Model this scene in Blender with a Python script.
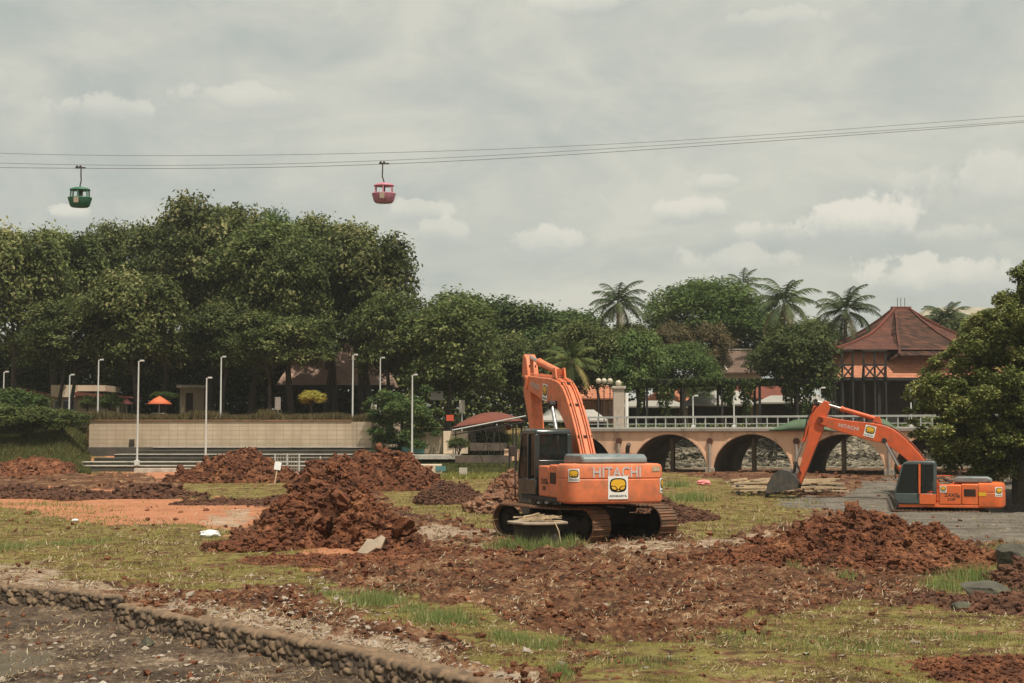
import bpy, math, random
import numpy as np
from mathutils import Vector, Matrix
R = math.radians
scene = bpy.context.scene
col = scene.collection
for o in list(bpy.data.objects): bpy.data.objects.remove(o)

# ---------------------------------------------------------------- camera, world, sun, exposure
CAM_H = 2.8; F = 1422.2; HZ = 435.0
TH = math.atan((HZ - 341.5) / F)
cam_d = bpy.data.cameras.new('camera'); cam_d.lens = 50; cam_d.sensor_width = 36
cam_d.clip_start = 0.1; cam_d.clip_end = 9000
cam = bpy.data.objects.new('camera', cam_d); col.objects.link(cam)
cam.location = (0, 0, CAM_H); cam.rotation_euler = (R(90) + TH, 0, 0)
scene.camera = cam
SUN_EL, SUN_AZ = R(66), R(150)        # azimuth clockwise from +Y: behind the camera, slightly to the right
sdir = Vector((math.sin(SUN_AZ) * math.cos(SUN_EL), math.cos(SUN_AZ) * math.cos(SUN_EL), math.sin(SUN_EL)))
sl = bpy.data.lights.new('sun', 'SUN'); sl.energy = 4.5; sl.angle = R(1.2); sl.color = (1.0, 0.93, 0.82)
so = bpy.data.objects.new('sun', sl); col.objects.link(so)
so.rotation_euler = sdir.to_track_quat('Z', 'Y').to_euler(); so.location = (40, -60, 90)
scene.view_settings.view_transform = 'Standard'; scene.view_settings.look = 'None'
scene.view_settings.gamma = 1; scene.view_settings.exposure = 0.21
scene.render.engine = 'CYCLES'
scene.render.resolution_x = 1024; scene.render.resolution_y = 683

def P(px, py, Y):
    u = (px - 512) / F; v = (341.5 - py) / F
    t = Y / (math.cos(TH) - v * math.sin(TH))
    return Vector((u * t, Y, CAM_H + t * (math.sin(TH) + v * math.cos(TH))))
def G(px, py, z=0.0):
    u = (px - 512) / F; v = (341.5 - py) / F
    t = (z - CAM_H) / (math.sin(TH) + v * math.cos(TH))
    return Vector((u * t, t * (math.cos(TH) - v * math.sin(TH)), z))
def XP(px, Y): return (px - 512) / F * Y
def to_px(x, y, z):
    d = y * math.cos(TH) + (z - CAM_H) * math.sin(TH); d = np.maximum(d, 0.05)
    return 512 + F * x / d, 341.5 - F * (-y * math.sin(TH) + (z - CAM_H) * math.cos(TH)) / d

w = bpy.data.worlds.new('World'); scene.world = w; w.use_nodes = True
nt = w.node_tree; nt.nodes.clear()
def N(t, ty, **kw):
    n = t.nodes.new(ty)
    for k, v in kw.items():
        if k.startswith('i_'):
            n.inputs[k[2:].replace('_', ' ')].default_value = v
        else: setattr(n, k, v)
    return n
def build_world():
    L = nt.links.new
    out = N(nt, 'ShaderNodeOutputWorld'); bg = N(nt, 'ShaderNodeBackground'); bg.inputs['Strength'].default_value = 0.1
    sky = N(nt, 'ShaderNodeTexSky'); sky.sky_type = 'NISHITA'; sky.sun_disc = False
    sky.sun_elevation = SUN_EL; sky.sun_rotation = SUN_AZ; sky.air_density = 1.2; sky.dust_density = 3.0
    tc = N(nt, 'ShaderNodeTexCoord')
    nrm = N(nt, 'ShaderNodeVectorMath', operation='NORMALIZE'); L(tc.outputs['Generated'], nrm.inputs[0])
    # flattened cloud layers: stretch horizontally
    mp = N(nt, 'ShaderNodeMapping'); mp.inputs['Scale'].default_value = (1, 1, 2.2); L(nrm.outputs[0], mp.inputs[0])
    n1 = N(nt, 'ShaderNodeTexNoise'); n1.inputs['Scale'].default_value = 5.0; n1.inputs['Detail'].default_value = 7; n1.inputs['Roughness'].default_value = 0.55; n1.inputs['Distortion'].default_value = 0.9
    L(mp.outputs[0], n1.inputs['Vector'])
    n2 = N(nt, 'ShaderNodeTexNoise'); n2.inputs['Scale'].default_value = 15.0; n2.inputs['Detail'].default_value = 8; n2.inputs['Roughness'].default_value = 0.66; n2.inputs['Distortion'].default_value = .6
    L(mp.outputs[0], n2.inputs['Vector'])
    ad = N(nt, 'ShaderNodeMath', operation='MULTIPLY_ADD'); L(n2.outputs[0], ad.inputs[0]); ad.inputs[1].default_value = 0.42; L(n1.outputs[0], ad.inputs[2])
    cr = N(nt, 'ShaderNodeValToRGB'); L(ad.outputs[0], cr.inputs[0])
    e = cr.color_ramp.elements
    e[0].position = 0.50; e[0].color = SKY_LO
    e[1].position = 0.86; e[1].color = SKY_HI
    m = cr.color_ramp.elements.new(0.655); m.color = SKY_MD
    cur = cr.outputs[0]
    # cumulus heads, each at its own bearing and height
    n3 = N(nt, 'ShaderNodeTexNoise'); n3.inputs['Scale'].default_value = 36.0; n3.inputs['Detail'].default_value = 9; n3.inputs['Roughness'].default_value = 0.62
    L(nrm.outputs[0], n3.inputs['Vector'])
    for (px, py, wx, wy, am) in [(848, 222, 75, 27, .75), (775, 232, 45, 16, .5), (692, 210, 45, 15, .55), (712, 183, 30, 11, .4), (545, 240, 52, 20, .55), (950, 275, 90, 26, .6), (735, 262, 60, 18, .4),
                                 (990, 190, 70, 30, .35), (930, 180, 40, 16, .25), (75, 213, 22, 9, .6), (420, 212, 40, 14, .45), (435, 232, 38, 16, .4), (240, 97, 60, 14, .35), (110, 110, 60, 16, .4), (570, 5, 60, 14, .35), (760, 20, 60, 14, .3), (960, 235, 60, 14, .3)]:
        d = (P(px, py, 100) - Vector((0, 0, CAM_H))).normalized()
        sb = N(nt, 'ShaderNodeVectorMath', operation='SUBTRACT'); L(nrm.outputs[0], sb.inputs[0]); sb.inputs[1].default_value = d
        ml = N(nt, 'ShaderNodeVectorMath', operation='MULTIPLY'); L(sb.outputs[0], ml.inputs[0]); ml.inputs[1].default_value = (F / wx, F / wx, F / wy)
        ln = N(nt, 'ShaderNodeVectorMath', operation='LENGTH'); L(ml.outputs[0], ln.inputs[0])
        a = N(nt, 'ShaderNodeMath', operation='MULTIPLY_ADD'); L(n3.outputs[0], a.inputs[0]); a.inputs[1].default_value = -2.8; L(ln.outputs['Value'], a.inputs[2])
        mr = N(nt, 'ShaderNodeMapRange', interpolation_type='SMOOTHSTEP'); L(a.outputs[0], mr.inputs[0])
        mr.inputs[1].default_value = -0.45; mr.inputs[2].default_value = -0.80; mr.inputs[3].default_value = 0; mr.inputs[4].default_value = min(1, am * 1.15)
        mx = N(nt, 'ShaderNodeMix', data_type='RGBA'); L(mr.outputs[0], mx.inputs[0]); L(cur, mx.inputs[6])
        sx = N(nt, 'ShaderNodeSeparateXYZ'); L(ml.outputs[0], sx.inputs[0]); sh = N(nt, 'ShaderNodeMath', operation='MULTIPLY_ADD'); L(n3.outputs[0], sh.inputs[0]); sh.inputs[1].default_value = 1.6; L(sx.outputs[2], sh.inputs[2])
        mc = N(nt, 'ShaderNodeMapRange', interpolation_type='SMOOTHSTEP'); L(sh.outputs[0], mc.inputs[0]); mc.inputs[1].default_value = 0.1; mc.inputs[2].default_value = 1.3
        cc_ = N(nt, 'ShaderNodeMix', data_type='RGBA'); L(mc.outputs[0], cc_.inputs[0]); cc_.inputs[6].default_value = SKY_CB; cc_.inputs[7].default_value = SKY_CU; L(cc_.outputs[2], mx.inputs[7])
        cur = mx.outputs[2]
    sc = N(nt, 'ShaderNodeVectorMath', operation='SCALE'); L(cur, sc.inputs[0]); sc.inputs['Scale'].default_value = 10.0
    mx = N(nt, 'ShaderNodeMix', data_type='RGBA'); mx.inputs[0].default_value = 0.93
    L(sky.outputs[0], mx.inputs[6]); L(sc.outputs[0], mx.inputs[7])
    L(mx.outputs[2], bg.inputs[0]); L(bg.outputs[0], out.inputs[0])
SKY_LO = (.400, .432, .398, 1); SKY_MD = (.466, .483, .434, 1); SKY_HI = (.580, .570, .492, 1); SKY_CU = (.74, .70, .60, 1); SKY_CB = (.46, .48, .445, 1)
build_world()

# ---------------------------------------------------------------- numpy noise
def _h(ix, iy, iz, s):
    n = (ix.astype(np.int64) * 374761393 + iy.astype(np.int64) * 668265263 + iz.astype(np.int64) * 2147483647 + s * 974711) & 0xffffffff
    n = ((n ^ (n >> 13)) * 1274126177) & 0xffffffff
    n = ((n ^ (n >> 16)) * 2246822519) & 0xffffffff
    return ((n ^ (n >> 15)) & 0xffffff) / float(0xffffff)
def vn2(x, y, s=0):
    ix = np.floor(x); iy = np.floor(y); fx = x - ix; fy = y - iy
    fx = fx * fx * (3 - 2 * fx); fy = fy * fy * (3 - 2 * fy); z = np.zeros_like(ix)
    a = _h(ix, iy, z, s); b = _h(ix + 1, iy, z, s); c = _h(ix, iy + 1, z, s); d = _h(ix + 1, iy + 1, z, s)
    return (a * (1 - fx) + b * fx) * (1 - fy) + (c * (1 - fx) + d * fx) * fy
def fbm(x, y, s=0, o=4, g=.5):
    v = 0; a = 1; t = 0
    for i in range(o):
        v = v + a * vn2(x, y, s + i * 7); t += a; a *= g; x = x * 2.03 + 11.3; y = y * 2.03 + 5.7
    return v / t * 2 - 1
def worley(x, y, s=0):
    ix = np.floor(x); iy = np.floor(y); f1 = np.full(x.shape, 9.); f2 = f1.copy(); idv = np.zeros(x.shape); z = np.zeros_like(ix)
    for i in (-1, 0, 1):
        for j in (-1, 0, 1):
            cx = ix + i; cy = iy + j
            d = np.hypot(cx + _h(cx, cy, z, s) - x, cy + _h(cx, cy, z + 1, s) - y)
            m = d < f1
            f2 = np.where(m, f1, np.minimum(f2, d)); idv = np.where(m, _h(cx, cy, z + 2, s), idv); f1 = np.where(m, d, f1)
    return f1, f2, idv
def sstep(a, b, x):
    t = np.clip((x - a) / (b - a), 0, 1); return t * t * (3 - 2 * t)

# ---------------------------------------------------------------- materials
def mat(name, c, rough=.85, var=.25, sc=3.0, bump=0.0, bsc=20.0, metal=0.0, c2=None, obj=True, spec=.3, dirt=None, dsc=1.5, dth=(.5, .7), streak=1):
    m = bpy.data.materials.new(name); m.use_nodes = True; t = m.node_tree; b = t.nodes['Principled BSDF']; L = t.links.new
    b.inputs['Roughness'].default_value = rough; b.inputs['Metallic'].default_value = metal; b.inputs['Specular IOR Level'].default_value = spec
    tc = N(t, 'ShaderNodeTexCoord'); vec = tc.outputs['Object']
    n = N(t, 'ShaderNodeTexNoise'); n.inputs['Scale'].default_value = sc; n.inputs['Detail'].default_value = 6; n.inputs['Roughness'].default_value = .65; L(vec, n.inputs['Vector'])
    cr = N(t, 'ShaderNodeValToRGB'); L(n.outputs[0], cr.inputs[0])
    c2 = c2 or tuple(x * (1 - var) for x in c)
    e = cr.color_ramp.elements; e[0].position = .3; e[1].position = .7; e[0].color = (*c2, 1); e[1].color = (*(min(1, x * (1 + var * .5)) for x in c), 1)
    cur = cr.outputs[0]
    if dirt:
        nd = N(t, 'ShaderNodeTexNoise'); nd.inputs['Scale'].default_value = dsc; nd.inputs['Detail'].default_value = 8; nd.inputs['Roughness'].default_value = .7
        dm = N(t, 'ShaderNodeMapping'); dm.inputs['Scale'].default_value = (1, 1, streak); L(vec, dm.inputs[0]); L(dm.outputs[0], nd.inputs['Vector'])
        mr = N(t, 'ShaderNodeMapRange'); L(nd.outputs[0], mr.inputs[0]); mr.inputs[1].default_value = dth[0]; mr.inputs[2].default_value = dth[1]
        mx = N(t, 'ShaderNodeMix', data_type='RGBA'); L(mr.outputs[0], mx.inputs[0]); L(cur, mx.inputs[6]); mx.inputs[7].default_value = (*dirt, 1); cur = mx.outputs[2]
    L(cur, b.inputs['Base Color'])
    if bump:
        nb = N(t, 'ShaderNodeTexNoise'); nb.inputs['Scale'].default_value = bsc; nb.inputs['Detail'].default_value = 5; L(vec, nb.inputs['Vector'])
        bp = N(t, 'ShaderNodeBump'); bp.inputs['Strength'].default_value = bump; bp.inputs['Distance'].default_value = .05; L(nb.outputs[0], bp.inputs['Height']); L(bp.outputs[0], b.inputs['Normal'])
    return m
def leaf_mat(name, c, c2, c3=None, rough=.55):
    m = bpy.data.materials.new(name); m.use_nodes = True; t = m.node_tree; b = t.nodes['Principled BSDF']; L = t.links.new
    at = N(t, 'ShaderNodeAttribute', attribute_name='tint'); cr = N(t, 'ShaderNodeValToRGB'); L(at.outputs['Fac'], cr.inputs[0])
    e = cr.color_ramp.elements; e[0].position = .15; e[0].color = (*c, 1); e[1].position = .62; e[1].color = (*c2, 1)
    if c3: x = cr.color_ramp.elements.new(.86); x.color = (*c3, 1)
    oi = N(t, 'ShaderNodeObjectInfo'); hs = N(t, 'ShaderNodeHueSaturation'); mr = N(t, 'ShaderNodeMapRange'); L(oi.outputs['Random'], mr.inputs[0]); mr.inputs[3].default_value = .75; mr.inputs[4].default_value = 1.2
    L(mr.outputs[0], hs.inputs['Value']); L(cr.outputs[0], hs.inputs['Color']); L(hs.outputs[0], b.inputs['Base Color'])
    b.inputs['Roughness'].default_value = max(rough, .6); b.inputs['Specular IOR Level'].default_value = .14
    tr = N(t, 'ShaderNodeBsdfTranslucent'); L(hs.outputs[0], tr.inputs[0]); ms = N(t, 'ShaderNodeMixShader'); ms.inputs[0].default_value = .25
    L(b.outputs[0], ms.inputs[1]); L(tr.outputs[0], ms.inputs[2]); L(ms.outputs[0], t.nodes['Material Output'].inputs[0])
    return m
def brick_mat(name, c1, c2, cm, sc, bw=.5, rh=.25, rough=.85, mort=.02, var=None, vertical=True, off=.5, dirt=None):
    """rows run along the object's x, courses along z (or along y for roofs)"""
    m = bpy.data.materials.new(name); m.use_nodes = True; t = m.node_tree; b = t.nodes['Principled BSDF']; L = t.links.new
    tc = N(t, 'ShaderNodeTexCoord'); sp = N(t, 'ShaderNodeSeparateXYZ'); L(tc.outputs['Object'], sp.inputs[0]); cb = N(t, 'ShaderNodeCombineXYZ')
    ad = N(t, 'ShaderNodeMath', operation='ADD'); L(sp.outputs[0], ad.inputs[0]); L(sp.outputs[1], ad.inputs[1])
    L(ad.outputs[0], cb.inputs[0]); L(sp.outputs[2], cb.inputs[1])
    br = N(t, 'ShaderNodeTexBrick'); L(cb.outputs[0], br.inputs[0]); br.offset = off
    br.inputs['Color1'].default_value = (*c1, 1); br.inputs['Color2'].default_value = (*c2, 1); br.inputs['Mortar'].default_value = (*cm, 1)
    br.inputs['Scale'].default_value = sc; br.inputs['Brick Width'].default_value = bw; br.inputs['Row Height'].default_value = rh; br.inputs['Mortar Size'].default_value = mort
    n = N(t, 'ShaderNodeTexNoise'); n.inputs['Scale'].default_value = .9; n.inputs['Detail'].default_value = 9; n.inputs['Roughness'].default_value = .65; dm = N(t, 'ShaderNodeMapping'); dm.inputs['Scale'].default_value = (1, 1, .3); L(tc.outputs['Object'], dm.inputs[0]); L(dm.outputs[0], n.inputs['Vector'])
    mr = N(t, 'ShaderNodeMapRange'); L(n.outputs[0], mr.inputs[0]); mr.inputs[1].default_value = .4; mr.inputs[2].default_value = .72
    if dirt:
        mx = N(t, 'ShaderNodeMix', data_type='RGBA'); L(mr.outputs[0], mx.inputs[0]); L(br.outputs[0], mx.inputs[6]); mx.inputs[7].default_value = (*dirt, 1); L(mx.outputs[2], b.inputs['Base Color'])
    else: L(br.outputs[0], b.inputs['Base Color'])
    b.inputs['Roughness'].default_value = rough; b.inputs['Specular IOR Level'].default_value = .12
    bp = N(t, 'ShaderNodeBump'); bp.inputs['Strength'].default_value = .5; bp.inputs['Distance'].default_value = .05; L(br.outputs['Fac'], bp.inputs['Height']); bp.invert = True; L(bp.outputs[0], b.inputs['Normal'])
    return m
def glass_mat(name, c, alpha):
    m = bpy.data.materials.new(name); m.use_nodes = True; t = m.node_tree; b = t.nodes['Principled BSDF']; L = t.links.new
    n = N(t, 'ShaderNodeTexNoise'); n.inputs['Scale'].default_value = 3; mr = N(t, 'ShaderNodeMapRange'); L(n.outputs[0], mr.inputs[0]); mr.inputs[3].default_value = .06; mr.inputs[4].default_value = .22; L(mr.outputs[0], b.inputs['Roughness'])
    b.inputs['Base Color'].default_value = (*c, 1)
    tr = N(t, 'ShaderNodeBsdfTransparent'); tr.inputs[0].default_value = (.55, .6, .58, 1); ms = N(t, 'ShaderNodeMixShader'); ms.inputs[0].default_value = alpha
    L(b.outputs[0], ms.inputs[1]); L(tr.outputs[0], ms.inputs[2]); L(ms.outputs[0], t.nodes['Material Output'].inputs[0])
    return m
M = {}
M['orange'] = mat('orange_paint', (.74, .150, .04), .45, .16, 2.5, spec=.35, dirt=(.30, .15, .085), dsc=3.0, dth=(.50, .80))
M['orange2'] = mat('orange_paint_worn', (.72, .20, .085), .5, .18, 2.5, spec=.3, dirt=(.27, .14, .085), dsc=3.2, dth=(.46, .78))
M['orange_boom'] = mat('orange_boom_paint', (.62, .11, .035), .45, .18, 2.5, spec=.3, dirt=(.26, .12, .07), dsc=3.0, dth=(.50, .80))
M['cab'] = mat('cab_grey_paint', (.075, .095, .09), .35, .3, 4, spec=.5, dirt=(.16, .13, .1), dth=(.55, .9))
M['cab_dark'] = mat('cab_black_paint', (.028, .036, .034), .25, .3, 4, spec=.6, dirt=(.10, .085, .07), dth=(.6, .95))
M['hood'] = mat('dark_hood_paint', (.17, .2, .2), .45, .3, 4, spec=.4, dirt=(.2, .17, .13), dth=(.5, .9))
M['under'] = mat('under_shade_steel', (.018, .014, .011), .85, .4, 5, dirt=(.05, .028, .017), dth=(.5, .75))  # mud-flecked steel, darkened to carry the shade under and between the tracks
M['dark'] = mat('dark_steel', (.035, .032, .03), .7, .4, 5, dirt=(.09, .055, .035), dth=(.45, .7))
M['rubberhose'] = mat('black_hose', (.03, .025, .022), .6)
M['chrome'] = mat('chrome_rod', (.40, .39, .37), .38, .1, 5, metal=.8)
M['track'] = mat('muddy_track', (.13, .085, .055), .85, .5, 6, dirt=(.22, .10, .05), dsc=4, dth=(.4, .65), bump=.3)
M['bucket'] = mat('bucket_steel', (.075, .07, .062), .6, .4, 6, dirt=(.16, .11, .07), dth=(.5, .75), bump=.2)
M['glass'] = glass_mat('cab_glass', (.012, .016, .016), .30)
M['glass_dark'] = glass_mat('tinted_cab_glass', (.012, .016, .016), .10)
M['letter'] = mat('letter_white', (.55, .50, .48), .5, .2, 20)
M['white'] = mat('white_sticker', (.78, .76, .7), .5, .1, 12)
M['yellow'] = mat('yellow_sticker', (.75, .42, .03), .5, .1, 12)
M['black'] = mat('black_sticker', (.012, .012, .014), .5)
M['grille'] = mat('dark_grille', (.10, .035, .02), .7)
M['lamp_post'] = mat('galvanised_post', (.60, .60, .56), .5, .15, 3, metal=.1)
M['concrete'] = mat('weathered_concrete', (.36, .33, .27), .9, .35, 1.2, bump=.3, dirt=(.12, .11, .08), dth=(.5, .75))
M['concrete_pale'] = mat('pale_concrete', (.50, .45, .37), .9, .3, 2, bump=.3, dirt=(.24, .18, .12), dth=(.5, .75))
M['salmon'] = mat('salmon_render', (.74, .47, .31), .9, .12, .8, bump=.15, dirt=(.24, .15, .10), dsc=1.1, dth=(.50, .75), streak=.22)
M['ledge'] = mat('grey_ledge', (.36, .31, .26), .9, .3, 2, dirt=(.1, .085, .06), dsc=2, dth=(.5, .7))
M['rail'] = mat('pale_rail_paint', (.46, .47, .44), .6, .2, 3)
M['wood_dark'] = mat('dark_timber', (.028, .025, .022), .8, .3, 6)
M['wood_pale'] = mat('dry_timber', (.50, .38, .24), .85, .35, 5, bump=.3)
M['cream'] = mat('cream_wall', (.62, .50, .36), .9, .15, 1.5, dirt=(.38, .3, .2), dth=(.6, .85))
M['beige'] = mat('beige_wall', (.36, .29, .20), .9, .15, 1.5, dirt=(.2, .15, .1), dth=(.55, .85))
M['greywall'] = mat('grey_panel', (.22, .22, .2), .9, .2, 1.5)
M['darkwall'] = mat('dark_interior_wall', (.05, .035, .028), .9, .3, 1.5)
M['tin_white'] = mat('white_tin_roof', (.36, .34, .30), .6, .2, 1.5, dirt=(.3, .26, .2), dth=(.5, .8))
M['red_roof'] = brick_mat('red_tiles', (.22, .070, .045), (.17, .055, .038), (.09, .035, .028), 2.2, .5, .3, dirt=(.14, .06, .045))
M['joglo'] = brick_mat('brown_tiles', (.165, .066, .043), (.105, .043, .031), (.035, .019, .015), 1.6, .45, .36, dirt=(.055, .030, .025))
M['joglo_moss'] = brick_mat('mossy_tiles', (.15, .065, .040), (.022, .015, .012), (.02, .014, .012), 1.6, .4, .36, dirt=(.03, .02, .016))
M['orange_tile'] = brick_mat('orange_tiles', (.50, .225, .135), (.38, .155, .09), (.20, .08, .05), 1.6, .45, .36, dirt=(.42, .17, .09))
M['grey_tile'] = brick_mat('grey_brown_tiles', (.20, .14, .11), (.15, .10, .08), (.08, .05, .04), 1.6, .45, .36, dirt=(.13, .085, .06))
M['far_roof'] = mat('pale_far_roof', (.30, .27, .20), .9, .2, 1)
M['pink_tile'] = mat('pinkish_roof', (.38, .25, .19), .9, .25, 1.2, dirt=(.25, .16, .12), dth=(.5, .8))
M['block_wall'] = brick_mat('tan_block_wall', (.50, .41, .30), (.45, .365, .265), (.27, .2, .14), 1.0, .62, .31, mort=.012, off=0.0, dirt=(.38, .29, .2))
M['umbrella'] = mat('orange_umbrella', (.62, .15, .06), .7, .2, 3)
M['red'] = mat('red_sign', (.65, .10, .05), .6, .2, 3)
M['teal'] = mat('teal_paint', (.10, .24, .23), .7, .2, 3)
M['dark_concrete'] = mat('dark_concrete', (.085, .078, .062), .9, .35, 1.2, bump=.3, dirt=(.06, .055, .045), dth=(.5, .75))
M['vault'] = mat('shade_brown_vault', (.17, .125, .09), .95, .35, .8, bump=.3, dirt=(.06, .05, .04), dsc=.6, dth=(.4, .65))  # arch tunnel shade put into the colour; also plain brown on garden walls
M['drum'] = mat('dark_drum', (.055, .045, .033), .9, .4, 2, bump=.3, dirt=(.04, .035, .028), dsc=3, dth=(.45, .7))  # dark concrete with random darker patches
M['green_tarp'] = mat('green_tarp', (.085, .13, .075), .7, .2, 1.5)
M['plastic'] = mat('white_plastic', (.72, .72, .70), .45, .1, 8)
M['pink_plastic'] = mat('pink_plastic', (.75, .25, .24), .5, .1, 8)
M['rock'] = mat('grey_rock', (.085, .078, .058), .9, .4, 3, bump=.6, bsc=8, dirt=(.08, .09, .045), dth=(.5, .7))
M['slab'] = mat('pale_slab', (.34, .27, .195), .9, .3, 4, bump=.4, dirt=(.25, .14, .09), dth=(.5, .7))
M['rubble'] = mat('pale_rubble', (.34, .29, .23), .9, .5, 1.5, c2=(.15, .11, .08))
M['bank_stone'] = mat('bank_stone', (.13, .115, .075), .9, .5, .35, c2=(.05, .042, .03), dirt=(.035, .03, .022), dsc=.22, dth=(.48, .6))
M['end_stone'] = mat('end_stone', (.13, .095, .062), .95, .5, 8, c2=(.04, .03, .02), bump=.8, bsc=16)
M['bark'] = mat('bark', (.07, .058, .045), .9, .4, 4, bump=.5)
M['bark_pale'] = mat('pale_bark', (.22, .18, .13), .9, .4, 4, bump=.4)
M['soil'] = mat('red_brown_soil', (.160, .056, .024), .95, .55, 3.2, c2=(.030, .012, .007), bump=1, bsc=22, dirt=(.27, .115, .052), dsc=1.3, dth=(.5, .66))
M['soil_dark'] = mat('dark_brown_soil', (.125, .055, .030), .95, .5, 3.2, c2=(.036, .018, .011), bump=1, bsc=22, dirt=(.21, .13, .085), dsc=3.5, dth=(.6, .75))
M['soil_pale'] = mat('stony_soil', (.21, .095, .05), .95, .5, 3.2, c2=(.09, .045, .027), bump=.9, bsc=14, dirt=(.40, .30, .21), dsc=4, dth=(.56, .68))
M['cable'] = mat('steel_cable', (.2, .2, .19), .6, .2, 3)
M['gon_green'] = mat('green_gondola_paint', (.03, .14, .07), .5, .2, 3)
M['gon_pink'] = mat('pink_gondola_paint', (.50, .18, .24), .5, .2, 3)
M['globe'] = mat('lamp_globe', (.50, .44, .33), .3, .1, 3)
M['leaf_dark'] = leaf_mat('dark_leaves', (.036, .054, .016), (.092, .12, .032), (.22, .22, .08))
M['leaf_flush'] = leaf_mat('flushing_leaves', (.038, .052, .016), (.105, .128, .034), (.33, .30, .13))
M['leaf_mid'] = leaf_mat('mid_leaves', (.032, .058, .014), (.08, .125, .032), (.17, .20, .06))
M['leaf_bright'] = leaf_mat('bright_leaves', (.036, .066, .018), (.085, .13, .036), (.15, .19, .06))
M['leaf_brown'] = leaf_mat('brown_leaves', (.05, .06, .025), (.15, .12, .055), (.24, .17, .09))
M['leaf_yellow'] = leaf_mat('olive_leaves', (.058, .076, .018), (.175, .205, .046), (.42, .40, .14))
M['leaf_palm'] = leaf_mat('palm_leaves', (.05, .075, .028), (.115, .145, .06), (.28, .24, .13), .45)
M['leaf_palm_y'] = leaf_mat('yellow_palm_leaves', (.06, .09, .025), (.17, .19, .055), (.36, .27, .1), .45)
M['yellow_bush'] = leaf_mat('yellow_bush_leaves', (.2, .18, .04), (.42, .36, .07))
M['grass'] = leaf_mat('short_grass', (.15, .140, .032), (.215, .235, .048), (.36, .31, .13), .8)
M['grass_bank'] = leaf_mat('bank_grass', (.05, .07, .02), (.10, .12, .035), (.2, .16, .07), .8)
M['grass_tall'] = leaf_mat('tall_grass', (.12, .165, .045), (.21, .28, .085), (.36, .31, .15), .7)
M['straw'] = leaf_mat('straw', (.12, .07, .035), (.30, .21, .115), (.52, .43, .29), .9)
M['grass_dry'] = leaf_mat('dry_grass', (.07, .07, .025), (.17, .13, .06), (.27, .2, .1), .8)

# ---------------------------------------------------------------- object helpers
def tag(o, label=None, cat=None, group=None, kind=None):
    if label: o['label'] = label
    if cat: o['category'] = cat
    if group: o['group'] = group
    if kind: o['kind'] = kind
    return o
def empty(name, loc=(0, 0, 0), rz=0):
    o = bpy.data.objects.new(name, None); col.objects.link(o); o.location = loc; o.rotation_euler = (0, 0, rz); o.empty_display_size = .3
    return o
def mesh_np(name, V, Fa, m=None, parent=None, smooth=False, tint=None, attrs=None):
    V = np.asarray(V, dtype=np.float32); Fa = np.asarray(Fa, dtype=np.int32)
    me = bpy.data.meshes.new(name); me.vertices.add(len(V)); me.vertices.foreach_set('co', V.ravel())
    k = Fa.shape[1]; me.loops.add(Fa.size); me.loops.foreach_set('vertex_index', Fa.ravel())
    me.polygons.add(len(Fa)); me.polygons.foreach_set('loop_start', np.arange(0, Fa.size, k, dtype=np.int32))
    me.update(calc_edges=True)
    if tint is not None:
        a = me.attributes.new('tint', 'FLOAT', 'FACE'); a.data.foreach_set('value', np.asarray(tint, dtype=np.float32))
    for an, av in (attrs or {}).items():
        a = me.attributes.new(an, 'FLOAT', 'POINT'); a.data.foreach_set('value', np.asarray(av, dtype=np.float32))
    me.polygons.foreach_set('use_smooth', np.full(len(Fa), bool(smooth)))
    if m: me.materials.append(m)
    o = bpy.data.objects.new(name, me); col.objects.link(o)
    if parent: o.parent = parent
    return o
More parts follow.
